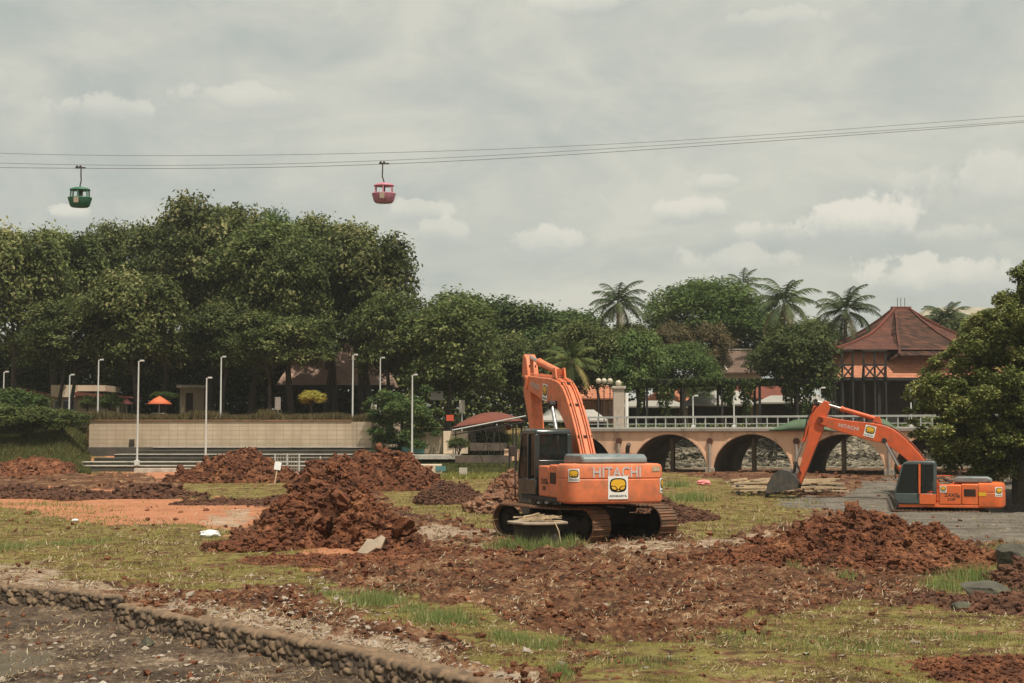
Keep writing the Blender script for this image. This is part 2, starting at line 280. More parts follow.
class MB:
    def __init__(s): s.v = []; s.f = []; s.T = None
    def add(s, vs, fs):
        b = len(s.v)
        if s.T is not None: vs = [s.T @ Vector(v) for v in vs]
        s.v += [tuple(v) for v in vs]; s.f += [tuple(i + b for i in f) for f in fs]; return s
    def box(s, x0, x1, y0, y1, z0, z1):
        return s.add([(x0, y0, z0), (x1, y0, z0), (x1, y1, z0), (x0, y1, z0), (x0, y0, z1), (x1, y0, z1), (x1, y1, z1), (x0, y1, z1)],
                     [(0, 3, 2, 1), (4, 5, 6, 7), (0, 1, 5, 4), (1, 2, 6, 5), (2, 3, 7, 6), (3, 0, 4, 7)])
    def bar(s, a, b, w, h, up=(0, 0, 1)):
        a = Vector(a); b = Vector(b); d = (b - a).normalized(); u = Vector(up)
        if abs(d.dot(u)) > .98: u = Vector((1, 0, 0))
        r = d.cross(u).normalized() * w / 2; q = r.cross(d).normalized() * h / 2
        return s.add([a - r - q, a + r - q, a + r + q, a - r + q, b - r - q, b + r - q, b + r + q, b - r + q],
                     [(0, 1, 2, 3), (7, 6, 5, 4), (0, 4, 5, 1), (1, 5, 6, 2), (2, 6, 7, 3), (3, 7, 4, 0)])
    def tube(s, pts, r, n=8, cap=True):
        pts = [Vector(p) for p in pts]; m = len(pts)
        rr = r if isinstance(r, (list, tuple)) else [r] * m
        vs = []; ref = None
        for i, p in enumerate(pts):
            d = (pts[min(i + 1, m - 1)] - pts[max(i - 1, 0)]).normalized()
            if ref is None: ref = Vector((0, 0, 1)) if abs(d.z) < .9 else Vector((1, 0, 0))
            a = d.cross(ref).normalized(); b = d.cross(a).normalized(); ref = -b if False else ref
            for k in range(n):
                t = 2 * math.pi * k / n; vs.append(p + (a * math.cos(t) + b * math.sin(t)) * rr[i])
        fs = [(i * n + k, i * n + (k + 1) % n, (i + 1) * n + (k + 1) % n, (i + 1) * n + k) for i in range(m - 1) for k in range(n)]
        if cap: fs += [tuple(range(n - 1, -1, -1)), tuple((m - 1) * n + k for k in range(n))]
        return s.add(vs, fs)
    def prism(s, pr, y0, y1):
        """profile in x-z, extruded along y"""
        n = len(pr); vs = [(x, y0, z) for x, z in pr] + [(x, y1, z) for x, z in pr]
        return s.add(vs, [tuple(range(n)), tuple(range(2 * n - 1, n - 1, -1))] + [(i, i + n, (i + 1) % n + n, (i + 1) % n) for i in range(n)])
    def prismz(s, pr, z0, z1):
        n = len(pr); vs = [(x, y, z0) for x, y in pr] + [(x, y, z1) for x, y in pr]
        return s.add(vs, [tuple(range(n - 1, -1, -1)), tuple(range(n, 2 * n))] + [(i, (i + 1) % n, (i + 1) % n + n, i + n) for i in range(n)])
    def sphere(s, c, r, n=12, m=8, sz=1):
        vs = [(c[0], c[1], c[2] + r * sz)]
        for i in range(1, m):
            t = math.pi * i / m
            for k in range(n):
                a = 2 * math.pi * k / n; vs.append((c[0] + r * math.sin(t) * math.cos(a), c[1] + r * math.sin(t) * math.sin(a), c[2] + r * sz * math.cos(t)))
        vs.append((c[0], c[1], c[2] - r * sz)); fs = [(0, 1 + k, 1 + (k + 1) % n) for k in range(n)]
        for i in range(m - 2):
            for k in range(n): a = 1 + i * n; fs.append((a + k, a + n + k, a + n + (k + 1) % n, a + (k + 1) % n))
        L_ = len(vs) - 1; a = 1 + (m - 2) * n; fs += [(a + k, L_, a + (k + 1) % n) for k in range(n)]
        return s.add(vs, fs)
    def disc(s, c, r, ax, th, n=20):
        a = Vector(c) - Vector(ax).normalized() * th / 2; b = Vector(c) + Vector(ax).normalized() * th / 2
        return s.tube([a, b], r, n)
    def build(s, name, m, parent=None, bev=0, ang=35, loc=None):
        me = bpy.data.meshes.new(name); me.from_pydata(s.v, [], s.f); me.update(); me.materials.append(m)
        me.polygons.foreach_set('use_smooth', np.ones(len(me.polygons), dtype=bool)); me.set_sharp_from_angle(angle=R(ang))
        o = bpy.data.objects.new(name, me); col.objects.link(o)
        if parent: o.parent = parent
        if loc: o.location = loc
        if bev:
            b = o.modifiers.new('bevel', 'BEVEL'); b.width = bev; b.segments = 2; b.limit_method = 'ANGLE'; b.angle_limit = R(35); b.harden_normals = False
        return o
def copy_tree(o, parent=None):
    c = o.copy(); col.objects.link(c); c.parent = parent
    for ch in o.children: copy_tree(ch, c)
    return c
def text_mesh(txt, size, ext=.004, bold=0.0, spacing=1.0):
    cu = bpy.data.curves.new('t', 'FONT'); cu.body = txt; cu.size = size; cu.extrude = ext; cu.offset = bold; cu.align_x = 'CENTER'; cu.align_y = 'CENTER'; cu.space_character = spacing; cu.resolution_u = 3
    o = bpy.data.objects.new('t', cu); col.objects.link(o); dg = bpy.context.evaluated_depsgraph_get(); me = bpy.data.meshes.new_from_object(o.evaluated_get(dg))
    vs = [tuple(v.co) for v in me.vertices]; fs = [tuple(p.vertices) for p in me.polygons]
    bpy.data.objects.remove(o); bpy.data.meshes.remove(me); return vs, fs
# ---------------------------------------------------------------- terrain
def vv(p): return (p.x, p.y)
W1 = [G(-420, 572), G(-180, 580), G(0, 587), G(60, 591), G(122, 597)]
W2 = [G(124, 606), G(250, 632), G(370, 654), G(480, 684), G(640, 730), G(860, 800)]
_line = sorted([vv(p) for p in W1 + W2]); LX = np.array([p[0] for p in _line]); LY = np.array([p[1] for p in _line])
def yline(x):
    y = np.interp(x, LX, LY)
    return np.where(x > LX[-1], LY[-1] - (x - LX[-1]) * 1.5, y)
BAS = 0.31
E2 = Vector((XP(938, 61.0), 61.0, -1.32))
def H(x, y):
    x = np.asarray(x, float); y = np.asarray(y, float)
    z = .45 * sstep(60, 90, y)
    px = 512 + F * x / np.maximum(y, 1.0)
    left = np.interp(y, [0, 88, 92, 100, 102, 112, 130, 4000], [0, 0, .0, .9, 1.2, 2.85, 3.05, 3.05])
    right = np.interp(y, [0, 97, 101, 110, 130, 4000], [0, .0, .25, 2.55, 2.9, 2.9])
    k = sstep(575, 600, px); z = z + left * (1 - k) + right * k
    bank = np.interp(y, [0, 84, 90, 101, 4000], [0, 0, .7, 3.1, 3.1]); kb = 1 - sstep(60, 95, px)
    z = np.where(y < 130, z * (1 - kb) + (bank + .45 * sstep(60, 90, y)) * kb, z)
    ter = (px > 88) & (px < 385) & (y > 102.2); z = np.where(ter & (y < 130), np.maximum(z, 3.68), z)
    z = np.where(px > 985, z + 1.6 * sstep(985, 1060, px) * sstep(70, 84, y) * (1 - sstep(90, 110, y)), z)
    # pit that the far machine stands in
    dep = sstep(51.5, 55.5, y) * (1 - sstep(65, 69, y)) * sstep(884, 896, px) * (1 - sstep(1010, 1050, px))
    z = z - 1.42 * dep
    b = sstep(.12, -.12, y - yline(x)) * (x < LX[-1] + 8)
    z = z - BAS * b
    return z
POLY = {
 'grass': [[(-60, 503), (60, 500), (150, 523), (215, 528), (330, 552), (330, 585), (290, 592), (150, 588), (60, 574), (-60, 566)],
           [(175, 484), (300, 480), (315, 500), (260, 506), (190, 503)], [(375, 492), (480, 478), (535, 480), (535, 522), (480, 524), (420, 516)],
           [(655, 478), (720, 486), (812, 500), (805, 525), (750, 535), (690, 540), (664, 515)], [(560, 660), (640, 634), (740, 640), (790, 618), (900, 614), (1100, 626), (1100, 760), (520, 760), (530, 690)],
           [(305, 588), (400, 596), (480, 612), (560, 640), (570, 670), (500, 660), (440, 640), (380, 622), (310, 606)], [(90, 472), (160, 470), (175, 478), (90, 480)], [(400, 462), (540, 452), (560, 470), (420, 480)],
           [(930, 575), (985, 550), (1100, 560), (1100, 600), (940, 605)]],
 'road': [[(-60, 491), (140, 492), (250, 503), (275, 513), (240, 531), (100, 522), (0, 509), (-60, 507)], [(100, 477), (200, 471), (335, 469), (335, 482), (180, 486)], [(-60, 474), (115, 475), (115, 479), (-60, 480)], [(300, 545), (420, 552), (430, 562), (300, 566)]],
 'pale': [[(405, 527), (505, 527), (512, 541), (420, 537)], [(580, 546), (760, 539), (830, 541), (760, 548), (600, 552)], [(195, 517), (245, 512), (240, 527), (210, 527)], [(-60, 568), (30, 562), (118, 585), (118, 600), (-60, 590)], [(124, 594), (280, 618), (400, 640), (520, 676), (500, 700), (370, 660), (250, 636)]],
 'gravel': [[(765, 500), (850, 496), (865, 486), (1100, 486), (1100, 548), (960, 542), (870, 520), (800, 507)]],
}
def pip(px, py, poly):
    ins = np.zeros(px.shape, bool); n = len(poly)
    for i in range(n):
        x1, y1 = poly[i]; x2, y2 = poly[(i + 1) % n]
        if y1 == y2: continue
        c = ((y1 > py) != (y2 > py)) & (px < (x2 - x1) * (py - y1) / (y2 - y1) + x1); ins ^= c
    return ins
def zones(x, y):
    px, py = to_px(x, y, 0.0)
    wx = fbm(x * .9, y * .5, 3, 5, .62); wy = fbm(x * .9, y * .5, 91, 5, .62)
    sc = np.clip(py - HZ, 10, 250) / 110
    qx = np.clip(px + wx * 34 * sc, -50, 1090); qy = np.clip(py + wy * 15 * sc, 430, 750)
    out = {}
    for k, ps in POLY.items():
        m = np.zeros(x.shape, bool)
        for p in ps: m |= pip(qx, qy, p)
        out[k] = m.astype(float)
    out['basin'] = (y < yline(x) - .05).astype(float)
    for k in ('grass', 'road', 'pale', 'gravel'): out[k] *= (1 - out['basin'])
    far = sstep(86, 92, y) * (1 - sstep(575, 610, px)); fr = sstep(112, 116, y)
    out['grass'] = np.maximum(out['grass'], np.maximum(far, fr) * (fbm(x * .4, y * .4, 8) > -.35)); 
    out['stony'] = sstep(97, 99, y) * (1 - sstep(112, 114, y)) * (px > 590)
    return out
PUD = G(-8, 664, -BAS)
def ground_detail(x, y, zn):
    d = _gd(x, y, zn); k = sstep(1.25, .8, np.hypot((x - PUD.x) / .75, (y - PUD.y) / 1.7)); return d * (1 - k) - .06 * k
def _gd(x, y, zn):
    soil = np.clip(1 - zn['grass'] * .75 - zn['road'] * .85 - zn['gravel'] * .8 - zn['basin'] * .7 - zn['pale'] * .6, .12, 1)
    f1, f2, i1 = worley(x * 2.6, y * 2.6, 5); g1, g2, i2 = worley(x * 6.5, y * 6.5, 9)
    patch = .45 + .55 * sstep(-.35, .35, fbm(x * .5, y * .5, 21, 3))
    d = (np.clip(.62 - f1, 0, 1) * i1 * .26 + np.clip(.6 - g1, 0, 1) * i2 * .14) * patch
    d = d + .07 * fbm(x * 3, y * 3, 31, 5, .6)
    fade = 1 - sstep(70, 110, y) * .8
    rut = -.05 * np.exp(-((np.mod(x * .15 - y * .09, 1) - .5) / .12) ** 2) * zn['road']
    return (d * soil * fade + .07 * zn['basin'] * fbm(x * 4, y * 4, 52, 5, .7) + .10 * fbm(x * .25, y * .25, 44, 3) * (1 - zn['gravel'] * .6) + rut)
def build_ground():
    a = R(22.5)
    th = np.concatenate([np.linspace(-math.pi, -a, 40)[:-1], np.linspace(-a, a, 1150), np.linspace(a, math.pi, 40)[1:]])
    yy = np.arange(F * CAM_H / 12.0, F * CAM_H / 105.0, -.6)
    r = np.concatenate([np.linspace(.3, 12, 14)[:-1], F * CAM_H / yy, np.linspace(105, 160, 70), np.geomspace(170, 6000, 24)])
    T, Rr = np.meshgrid(th, r); x = np.sin(T) * Rr; y = np.cos(T) * Rr
    zn = zones(x, y); z = H(x, y) + ground_detail(x, y, zn)
    nr, nc = x.shape; V = np.stack([x, y, z], -1).reshape(-1, 3)
    i, j = np.meshgrid(np.arange(nr - 1), np.arange(nc - 1), indexing='ij'); b = (i * nc + j).ravel()
    Fa = np.stack([b, b + nc, b + nc + 1, b + 1], 1)[:, ::-1]
    # centre cap: collapse the first ring to stay one sheet
    m = bpy.data.materials.new('ground_soil'); m.use_nodes = True; t = m.node_tree; bs = t.nodes['Principled BSDF']; L = t.links.new
    tc = N(t, 'ShaderNodeTexCoord')
    def noise(sc, de=6, ro=.65):
        n = N(t, 'ShaderNodeTexNoise'); n.inputs['Scale'].default_value = sc; n.inputs['Detail'].default_value = de; n.inputs['Roughness'].default_value = ro; L(tc.outputs['Object'], n.inputs['Vector']); return n.outputs[0]
    def ramp(fac, stops):
        c = N(t, 'ShaderNodeValToRGB'); L(fac, c.inputs[0]); e = c.color_ramp.elements
        e[0].position = stops[0][0]; e[0].color = (*stops[0][1], 1); e[1].position = stops[-1][0]; e[1].color = (*stops[-1][1], 1)
        for p_, c_ in stops[1:-1]: q = e.new(p_); q.color = (*c_, 1)
        return c.outputs[0]
    n1 = noise(.9, 10, .7); n2 = noise(7, 8, .75); n3 = noise(22, 4)
    mixn = N(t, 'ShaderNodeMath', operation='MULTIPLY_ADD'); L(n2, mixn.inputs[0]); mixn.inputs[1].default_value = .9; L(n1, mixn.inputs[2])
    mn = N(t, 'ShaderNodeMath', operation='MULTIPLY'); L(mixn.outputs[0], mn.inputs[0]); mn.inputs[1].default_value = .53
    soil = ramp(mn.outputs[0], [(.41, (.026, .012, .007)), (.47, (.075, .032, .016)), (.53, (.155, .070, .034)), (.58, (.25, .145, .078)), (.64, (.44, .33, .21))])
    grass = ramp(mn.outputs[0], [(.38, (.12, .065, .03)), (.46, (.165, .125, .038)), (.56, (.225, .195, .055)), (.66, (.30, .225, .11))])
    road = ramp(mn.outputs[0], [(.38, (.30, .12, .06)), (.55, (.45, .195, .10)), (.7, (.52, .27, .155))])
    pale = ramp(mn.outputs[0], [(.38, (.17, .105, .068)), (.5, (.34, .25, .17)), (.66, (.50, .41, .31))])
    gravel = ramp(mn.outputs[0], [(.42, (.075, .062, .048)), (.52, (.155, .132, .103)), (.62, (.25, .215, .17))])
    basin = ramp(mn.outputs[0], [(.41, (.040, .027, .019)), (.49, (.095, .066, .044)), (.56, (.165, .118, .078)), (.64, (.33, .25, .17))])
    n4 = noise(2.2, 8, .8); stony = ramp(n4, [(.42, (.03, .028, .02)), (.5, (.15, .125, .085)), (.6, (.36, .31, .23))])
    cur = soil
    for k, c in (('grass', grass), ('road', road), ('pale', pale), ('gravel', gravel), ('stony', stony), ('basin', basin)):
        at = N(t, 'ShaderNodeAttribute', attribute_name=k); mx = N(t, 'ShaderNodeMix', data_type='RGBA'); fo = at.outputs['Fac']
        if k in ('grass', 'pale', 'gravel', 'road'):
            lo, hi = {'grass': (.43, .53), 'pale': (.40, .52), 'gravel': (.28, .4), 'road': (.25, .35)}[k]
            pn = noise({'grass': 1.9, 'pale': 2.6, 'gravel': 2, 'road': 2}[k], 8, .72); pm = N(t, 'ShaderNodeMapRange'); L(pn, pm.inputs[0]); pm.inputs[1].default_value = lo; pm.inputs[2].default_value = hi
            pp = N(t, 'ShaderNodeMath', operation='MULTIPLY'); L(pm.outputs[0], pp.inputs[0]); L(fo, pp.inputs[1]); fo = pp.outputs[0]
        L(fo, mx.inputs[0]); L(cur, mx.inputs[6]); L(c, mx.inputs[7]); cur = mx.outputs[2]
    L(cur, bs.inputs['Base Color']); bs.inputs['Roughness'].default_value = .95; bs.inputs['Specular IOR Level'].default_value = .2
    bp = N(t, 'ShaderNodeBump'); bp.inputs['Strength'].default_value = 1; bp.inputs['Distance'].default_value = .06; L(n3, bp.inputs['Height']); L(bp.outputs[0], bs.inputs['Normal'])
    o = mesh_np('ground', V, Fa, m, smooth=True, attrs={k: v.ravel() for k, v in zn.items()})
    tag(o, kind='structure')
build_ground()
rng = np.random.default_rng(7)

# ---------------------------------------------------------------- clods
import bmesh
def ico(sub):
    bm = bmesh.new(); bmesh.ops.create_icosphere(bm, subdivisions=sub, radius=1); v = np.array([p.co[:] for p in bm.verts]); f = np.array([[q.index for q in p.verts] for p in bm.faces]); bm.free(); return v, f
def clod_variants(sub, n, seed, rough=.45):
    v, f = ico(sub); r = np.random.default_rng(seed); out = []
    for k in range(n):
        d = v.copy()
        for q in range(7):
            c = r.normal(size=3); c /= np.linalg.norm(c); a = r.uniform(.15, rough); d = d * (1 + a * (np.clip((v @ c), -.2, 1) - .3))[:, None]
        d *= (1 + r.uniform(-.26, .26, size=len(v)))[:, None]
        d -= 0; out.append(d)
    return out, f
CL1, CF1 = clod_variants(1, 10, 1); CL2, CF2 = clod_variants(2, 8, 2)
CL3, CF3 = clod_variants(3, 8, 3, .6)
CL3 = [v * (1 + .30 * fbm(v[:, 0] * 2.2 + k * 9, v[:, 1] * 2.2 + v[:, 2] * 2.7, 40 + k, 5, .65) + .16 * fbm(v[:, 0] * 6 + k, v[:, 1] * 6 + v[:, 2] * 7, 60 + k, 3, .7))[:, None] / (1 + 0 * v[:, :1]) for k, v in enumerate(CL3)]
def scatter(pts, sizes, var, fac, rg, flat=.7, sink=.2):
    """pts Nx3; returns verts, faces of many random clods"""
    V = []; Fs = []; b = 0
    for p, s in zip(pts, sizes):
        v = var[rg.integers(len(var))]; a = rg.uniform(0, 2 * math.pi); c, sn = math.cos(a), math.sin(a)
        t = rg.uniform(-.6, .6); ct, st = math.cos(t), math.sin(t)
        q = v * np.array([1, rg.uniform(.6, 1), flat * rg.uniform(.7, 1.2)]) * s
        x = q[:, 0] * c - q[:, 1] * sn; y = q[:, 0] * sn + q[:, 1] * c; z = q[:, 2]
        y, z = y * ct - z * st, y * st + z * ct
        V.append(np.stack([x + p[0], y + p[1], z + p[2] + s * flat * (.5 - sink)], 1)); Fs.append(fac + b); b += len(v)
    return np.concatenate(V), np.concatenate(Fs)
def gheight(x, y):
    x = np.asarray(x, float); y = np.asarray(y, float); return H(x, y) + ground_detail(x, y, zones(x, y))

# ---------------------------------------------------------------- soil mounds (each one a thing)
def mound(label, bumps, ext, m, seed, clods=400, csz=(.04, .15), amp=.13, res=150, holes=(), big=0, bsz=(.14, .34), name='soil_mound', group='heaps of dug soil', cat='soil heap', pw=1.55):
    """bumps: list of (x, y, rx, ry, h) in world metres; ext=(x0,x1,y0,y1)"""
    rg = np.random.default_rng(seed)
    x0, x1, y0, y1 = ext; nx = res; ny = max(50, int(res * (y1 - y0) / (x1 - x0) * .9))
    X, Y = np.meshgrid(np.linspace(x0, x1, nx), np.linspace(y0, y1, ny))
    def hh(X, Y):
        wx = .35 * fbm(X * .9, Y * .9, seed, 3); wy = .35 * fbm(X * .9, Y * .9, seed + 50, 3)
        z = np.zeros(X.shape)
        for (bx, by, rx, ry, h) in bumps:
            d = np.sqrt(((X + wx * rx * .5 - bx) / rx) ** 2 + ((Y + wy * ry * .5 - by) / ry) ** 2)
            z = np.maximum(z, h * np.clip(1 - d, 0, 1) ** (1 / pw) * (1 - .25 * np.clip(1 - d, 0, 1)))
        for (bx, by, rx, ry, h) in holes:
            d = np.sqrt(((X + wx * .3 - bx) / rx) ** 2 + ((Y + wy * .3 - by) / ry) ** 2); z = z - h * (1 - sstep(.55, 1.0, d))
        on = sstep(0, .15, z) * (.35 + .65 * sstep(.1, .6, z))
        f1, f2, i1 = worley(X * 2.1 + z, Y * 2.1, seed + 3); g1, g2, i2 = worley(X * 5.2, Y * 5.2 + z * 3, seed + 5)
        z2 = z + on * (amp * 2.2 * np.clip(.85 - worley(X * .95 + z * .6, Y * .95, seed + 2)[0], 0, 1) * sstep(.25, .9, z) + amp * 1.7 * np.clip(.7 - f1, 0, 1) * (i1 + .2) + amp * .8 * np.clip(.6 - g1, 0, 1) * i2 + amp * 1.1 * fbm(X * 2.0, Y * 2.0, seed + 8, 6, .68) + amp * .5 * fbm(X * 8, Y * 8, seed + 9, 3, .7))
        gz = H(X, Y)
        return np.where(z > .005, gz + z2 - .02, gz - .35), z
    Z, zz = hh(X, Y)
    keep = zz > -1
    V = np.stack([X, Y, Z], -1).reshape(-1, 3)
    i, j = np.meshgrid(np.arange(ny - 1), np.arange(nx - 1), indexing='ij'); b = (i * nx + j).ravel()
    Fq = np.stack([b, b + 1, b + nx + 1, b + nx], 1)
    act = (zz.ravel() > .004); Fq = Fq[act[Fq].any(1)]
    tri = np.concatenate([Fq[:, [0, 1, 2]], Fq[:, [0, 2, 3]]])
    cand = rg.uniform([x0, y0], [x1, y1], size=(clods * 6, 2)); zc, zz2 = hh(cand[:, 0], cand[:, 1])
    # loose clods spill a little beyond the heap's foot
    ok = (zz2 > .02); cand = cand[ok][:clods]; zc = zc[ok][:clods]
    s = csz[0] + (csz[1] - csz[0]) * rg.random(len(cand)) ** 2.6
    v1, f1 = scatter(np.column_stack([cand, zc]), s, CL2 if csz[1] > .2 else CL1, CF2 if csz[1] > .2 else CF1, rg)
    VV = np.concatenate([V, v1]); FF = np.concatenate([tri, f1 + len(V)])
    if big:
        cand = rg.uniform([x0, y0], [x1, y1], size=(big * 12, 2)); zc, zz2 = hh(cand[:, 0], cand[:, 1]); ok = zz2 > .22; cand = cand[ok][:big]; zc = zc[ok][:big]
        sz = bsz[0] + (bsz[1] - bsz[0]) * rg.random(len(cand)) ** 2
        v2, f2 = scatter(np.column_stack([cand, zc - sz * .25]), sz, CL3, CF3, rg, flat=.85); FF = np.concatenate([FF, f2 + len(VV)]); VV = np.concatenate([VV, v2])
    o = mesh_np(name, VV, FF, m); tag(o, label, cat, group)
    used = np.zeros(len(V), bool)
    # drop loose vertices of the unused grid
    bm = bmesh.new(); bm.from_mesh(o.data); bmesh.ops.delete(bm, geom=[v for v in bm.verts if not v.link_faces], context='VERTS')
    ox, oy = (x0 + x1) / 2, (y0 + y1) / 2; oz = float(H(ox, oy))
    bmesh.ops.translate(bm, verts=bm.verts, vec=(-ox, -oy, -oz)); bm.to_mesh(o.data); bm.free(); o.location = (ox, oy, oz)
    return o
def B(px, Y, rpx, ry, h): sc = F / Y; return ((px - 512) / sc, Y, rpx / sc, ry, h)
mound('largest dark red-brown soil heap left of the near excavator, with a hollow in its face', [B(338, 37.0, 46, 1.8, 2.0), B(308, 36.4, 54, 1.8, 1.25), B(368, 35.8, 44, 1.5, 1.05), B(278, 35.6, 56, 1.3, .52), B(390, 34.8, 32, .9, .50), B(242, 35.2, 38, .9, .24)], (-8.3, -2.0, 32.8, 39.8), M['soil'], 11, 5200, (.025, .15), .26, 420, big=240, bsz=(.07, .26), holes=[B(330, 35.5, 15, .5, .5), B(350, 34.7, 16, .4, .35), B(300, 35.0, 12, .35, .25)])
mound('red-brown soil heap rising just behind the largest heap', [B(378, 72, 66, 3.2, 1.65), B(345, 71, 60, 3, 1.2), B(405, 71.5, 38, 2.2, .7)], (-12.5, -3.5, 67, 76), M['soil'], 12, 3600, (.05, .2), .3, 260, big=120, bsz=(.1, .3))
mound('reddish soil heap with a small white board in front of the long steps', [B(243, 79, 50, 3, 1.4), B(215, 79, 50, 2.6, .65), B(272, 78.5, 34, 2.4, .7)], (-20, -12, 75, 83), M['soil'], 13, 3000, (.05, .2), .28, 240, big=100, bsz=(.1, .3))
mound('small dark grey-brown soil heap on the grass left of the near excavator', [B(447, 60, 35, 1.9, .88)], (-4.8, -.8, 57, 63), M['soil_dark'], 14, 2200, (.04, .13), .16, 190)
mound('stony pale-flecked soil heap touching the near excavator on its left', [B(510, 54, 34, 1.9, 1.25), B(490, 52.5, 24, 1.4, .55)], (-2.6, 1.8, 50, 57), M['soil_pale'], 15, 2000, (.05, .2), .22, 180, big=30)
mound('broad churned red soil heap in front of the far excavator', [B(848, 32.2, 80, 1.8, .98), B(905, 31.6, 75, 1.7, .80), B(800, 31.6, 85, 1.5, .58), B(960, 31.8, 65, 1.4, .32), B(740, 31.6, 70, 1.2, .22), B(905, 29.9, 80, 1.1, .32)], (3.3, 12.5, 27.5, 34.8), M['soil'], 16, 8500, (.02, .13), .22, 520, big=260, bsz=(.05, .17))
mound('long low dark soil ridge beside the red earth road', [B(150, 63, 42, 1.4, .62), B(95, 63.5, 60, 1.4, .25), B(20, 65, 80, 1.8, .38), B(-50, 66, 80, 2, .5), B(187, 63, 22, 1.0, .3)], (-32, -13, 60.5, 69), M['soil_dark'], 17, 3800, (.05, .18), .22, 420, big=70)
mound('low red soil heap at the far left below the grassy bank', [B(35, 86, 42, 2.5, .75), B(-10, 86, 50, 2.4, .4)], (-35, -25, 82, 90), M['soil'], 18, 600, (.07, .22), .2, 110)
mound('low brown soil ridge behind the track of the near excavator', [B(685, 47, 34, 1.3, .42), B(660, 50, 36, 1.5, .6)], (3.8, 8.6, 45, 52.5), M['soil_dark'], 19, 1800, (.04, .14), .2, 180)
mound('heap of red soil at the bottom right corner of the site', [B(1010, 16.6, 95, 1.1, .28), B(960, 17.2, 60, .8, .14)], (4.2, 7.4, 15.2, 18.5), M['soil'], 20, 1500, (.015, .06), .07, 220)
mound('dark soil and stone heap under the boulders at the right edge', [B(1005, 23.2, 75, 1.2, .26), B(945, 24.0, 55, 1.0, .13), B(1045, 26.5, 60, 1.6, .55)], (6.2, 10.6, 21.8, 28.6), M['soil_dark'], 21, 2200, (.02, .11), .12, 240, big=30, bsz=(.1, .22))
mound('scraped dark soil row across the field left of the red road end', [B(230, 57.5, 60, 1.0, .28), B(300, 60, 40, 1.2, .4)], (-14, -7, 55.5, 62), M['soil_dark'], 22, 1500, (.04, .12), .14, 200)
mound('crumbly soil spill trailing in front of the largest heap', [B(400, 31.5, 80, 2.2, .14), B(330, 32.2, 90, 1.3, .10), B(450, 33.5, 70, 1.4, .12)], (-6.4, -.2, 29, 35.3), M['soil'], 23, 3600, (.02, .09), .12, 300)

# loose clods over the churned field: stuff
def px_scatter(polys, n, rg):
    out = []
    for p in polys:
        p = np.array(p, float); lo = p.min(0); hi = p.max(0); k = 0
        area = (hi - lo).prod()
        q = rg.uniform(lo, hi, size=(int(n * area / 40000) + 20, 2)); q = q[pip(q[:, 0], q[:, 1], [tuple(a) for a in p])]
        out.append(q)
    q = np.concatenate(out); u = (q[:, 0] - 512) / F; v = (341.5 - q[:, 1]) / F
    t = (0 - CAM_H) / (math.sin(TH) + v * math.cos(TH)); return np.column_stack([u * t, t * (math.cos(TH) - v * math.sin(TH))])
rg = np.random.default_rng(3)
def clod_field():
    xy = px_scatter([[(-60, 480), (1090, 480), (1090, 720), (-60, 720)]], 8500, rg)
    zn = zones(xy[:, 0], xy[:, 1]); pr = np.clip(1 - .95 * zn['grass'] - .95 * zn['road'] - .97 * zn['gravel'] - .9 * zn['basin'] - .8 * zn['pale'], 0.02, 1)
    pr *= .25 + .75 * sstep(-.4, .5, fbm(xy[:, 0] * .7, xy[:, 1] * .7, 71, 3))
    xy = xy[rg.random(len(xy)) < pr]; z = gheight(xy[:, 0], xy[:, 1])
    s = .012 + .085 * rg.random(len(xy)) ** 3.0; s = s * np.clip(xy[:, 1] / 26, .7, 2.2)
    v, f = scatter(np.column_stack([xy, z]), s, CL1, CF1, rg)
    tag(mesh_np('soil_clods', v, f, M['soil']), kind='stuff'); print('clods', len(xy))
clod_field()
def rubble_field():
    xy = px_scatter([[(124, 588), (290, 612), (420, 640), (560, 690), (470, 690), (370, 655), (250, 632), (124, 600)], [(124, 588), (290, 612), (420, 640), (560, 690), (470, 690), (370, 655), (250, 632), (124, 600)], [(230, 575), (330, 580), (420, 640), (250, 618)], [(0, 575), (118, 585), (118, 598), (0, 588)]], 2600, rg)
    xy2 = px_scatter([[(-60, 560), (1090, 530), (1090, 720), (-60, 720)]], 120, rg); xy3 = px_scatter([[(-60, 610), (150, 622), (350, 690), (450, 720), (-60, 720)]], 1500, rg)
    xy = np.concatenate([xy, xy2, xy3]); z = gheight(xy[:, 0], xy[:, 1]); s = .010 + .07 * rg.random(len(xy)) ** 4
    v, f = scatter(np.column_stack([xy, z]), s, CL1, CF1, rg, flat=.45)
    tag(mesh_np('stone_rubble', v, f, M['rubble']), kind='stuff')
rubble_field()
def bank_rocks():
    n = 5200; px = rg.uniform(598, 1010, n); Y = rg.uniform(99.5, 111, n); x = (px - 512) / F * Y; z = H(x, Y); s = .06 + .22 * rg.random(n) ** 3
    v, f = scatter(np.column_stack([x, Y, z]), s, CL1, CF1, rg, flat=.6); tag(mesh_np('bank_stones', v, f, M['bank_stone']), kind='stuff')
bank_rocks()
def blades(xy, hgt, wd, rg, z=None, lean=.45):
    n = len(xy); z = gheight(xy[:, 0], xy[:, 1]) if z is None else z; h = hgt * rg.uniform(.5, 1.2, n)
    a = rg.uniform(0, 2 * math.pi, n); d = rg.uniform(0, 2 * math.pi, n); l = rg.uniform(0, lean, n) * h
    b = np.stack([xy[:, 0], xy[:, 1], z - .01], 1); wv = np.stack([np.cos(a), np.sin(a), np.zeros(n)], 1) * (wd / 2 * rg.uniform(.6, 1.4, n))[:, None]
    tip = b + np.stack([np.cos(d) * l, np.sin(d) * l, h], 1)
    V = np.stack([b - wv, b + wv, tip], 1).reshape(-1, 3); return V, np.arange(3 * n).reshape(n, 3), rg.random(n)
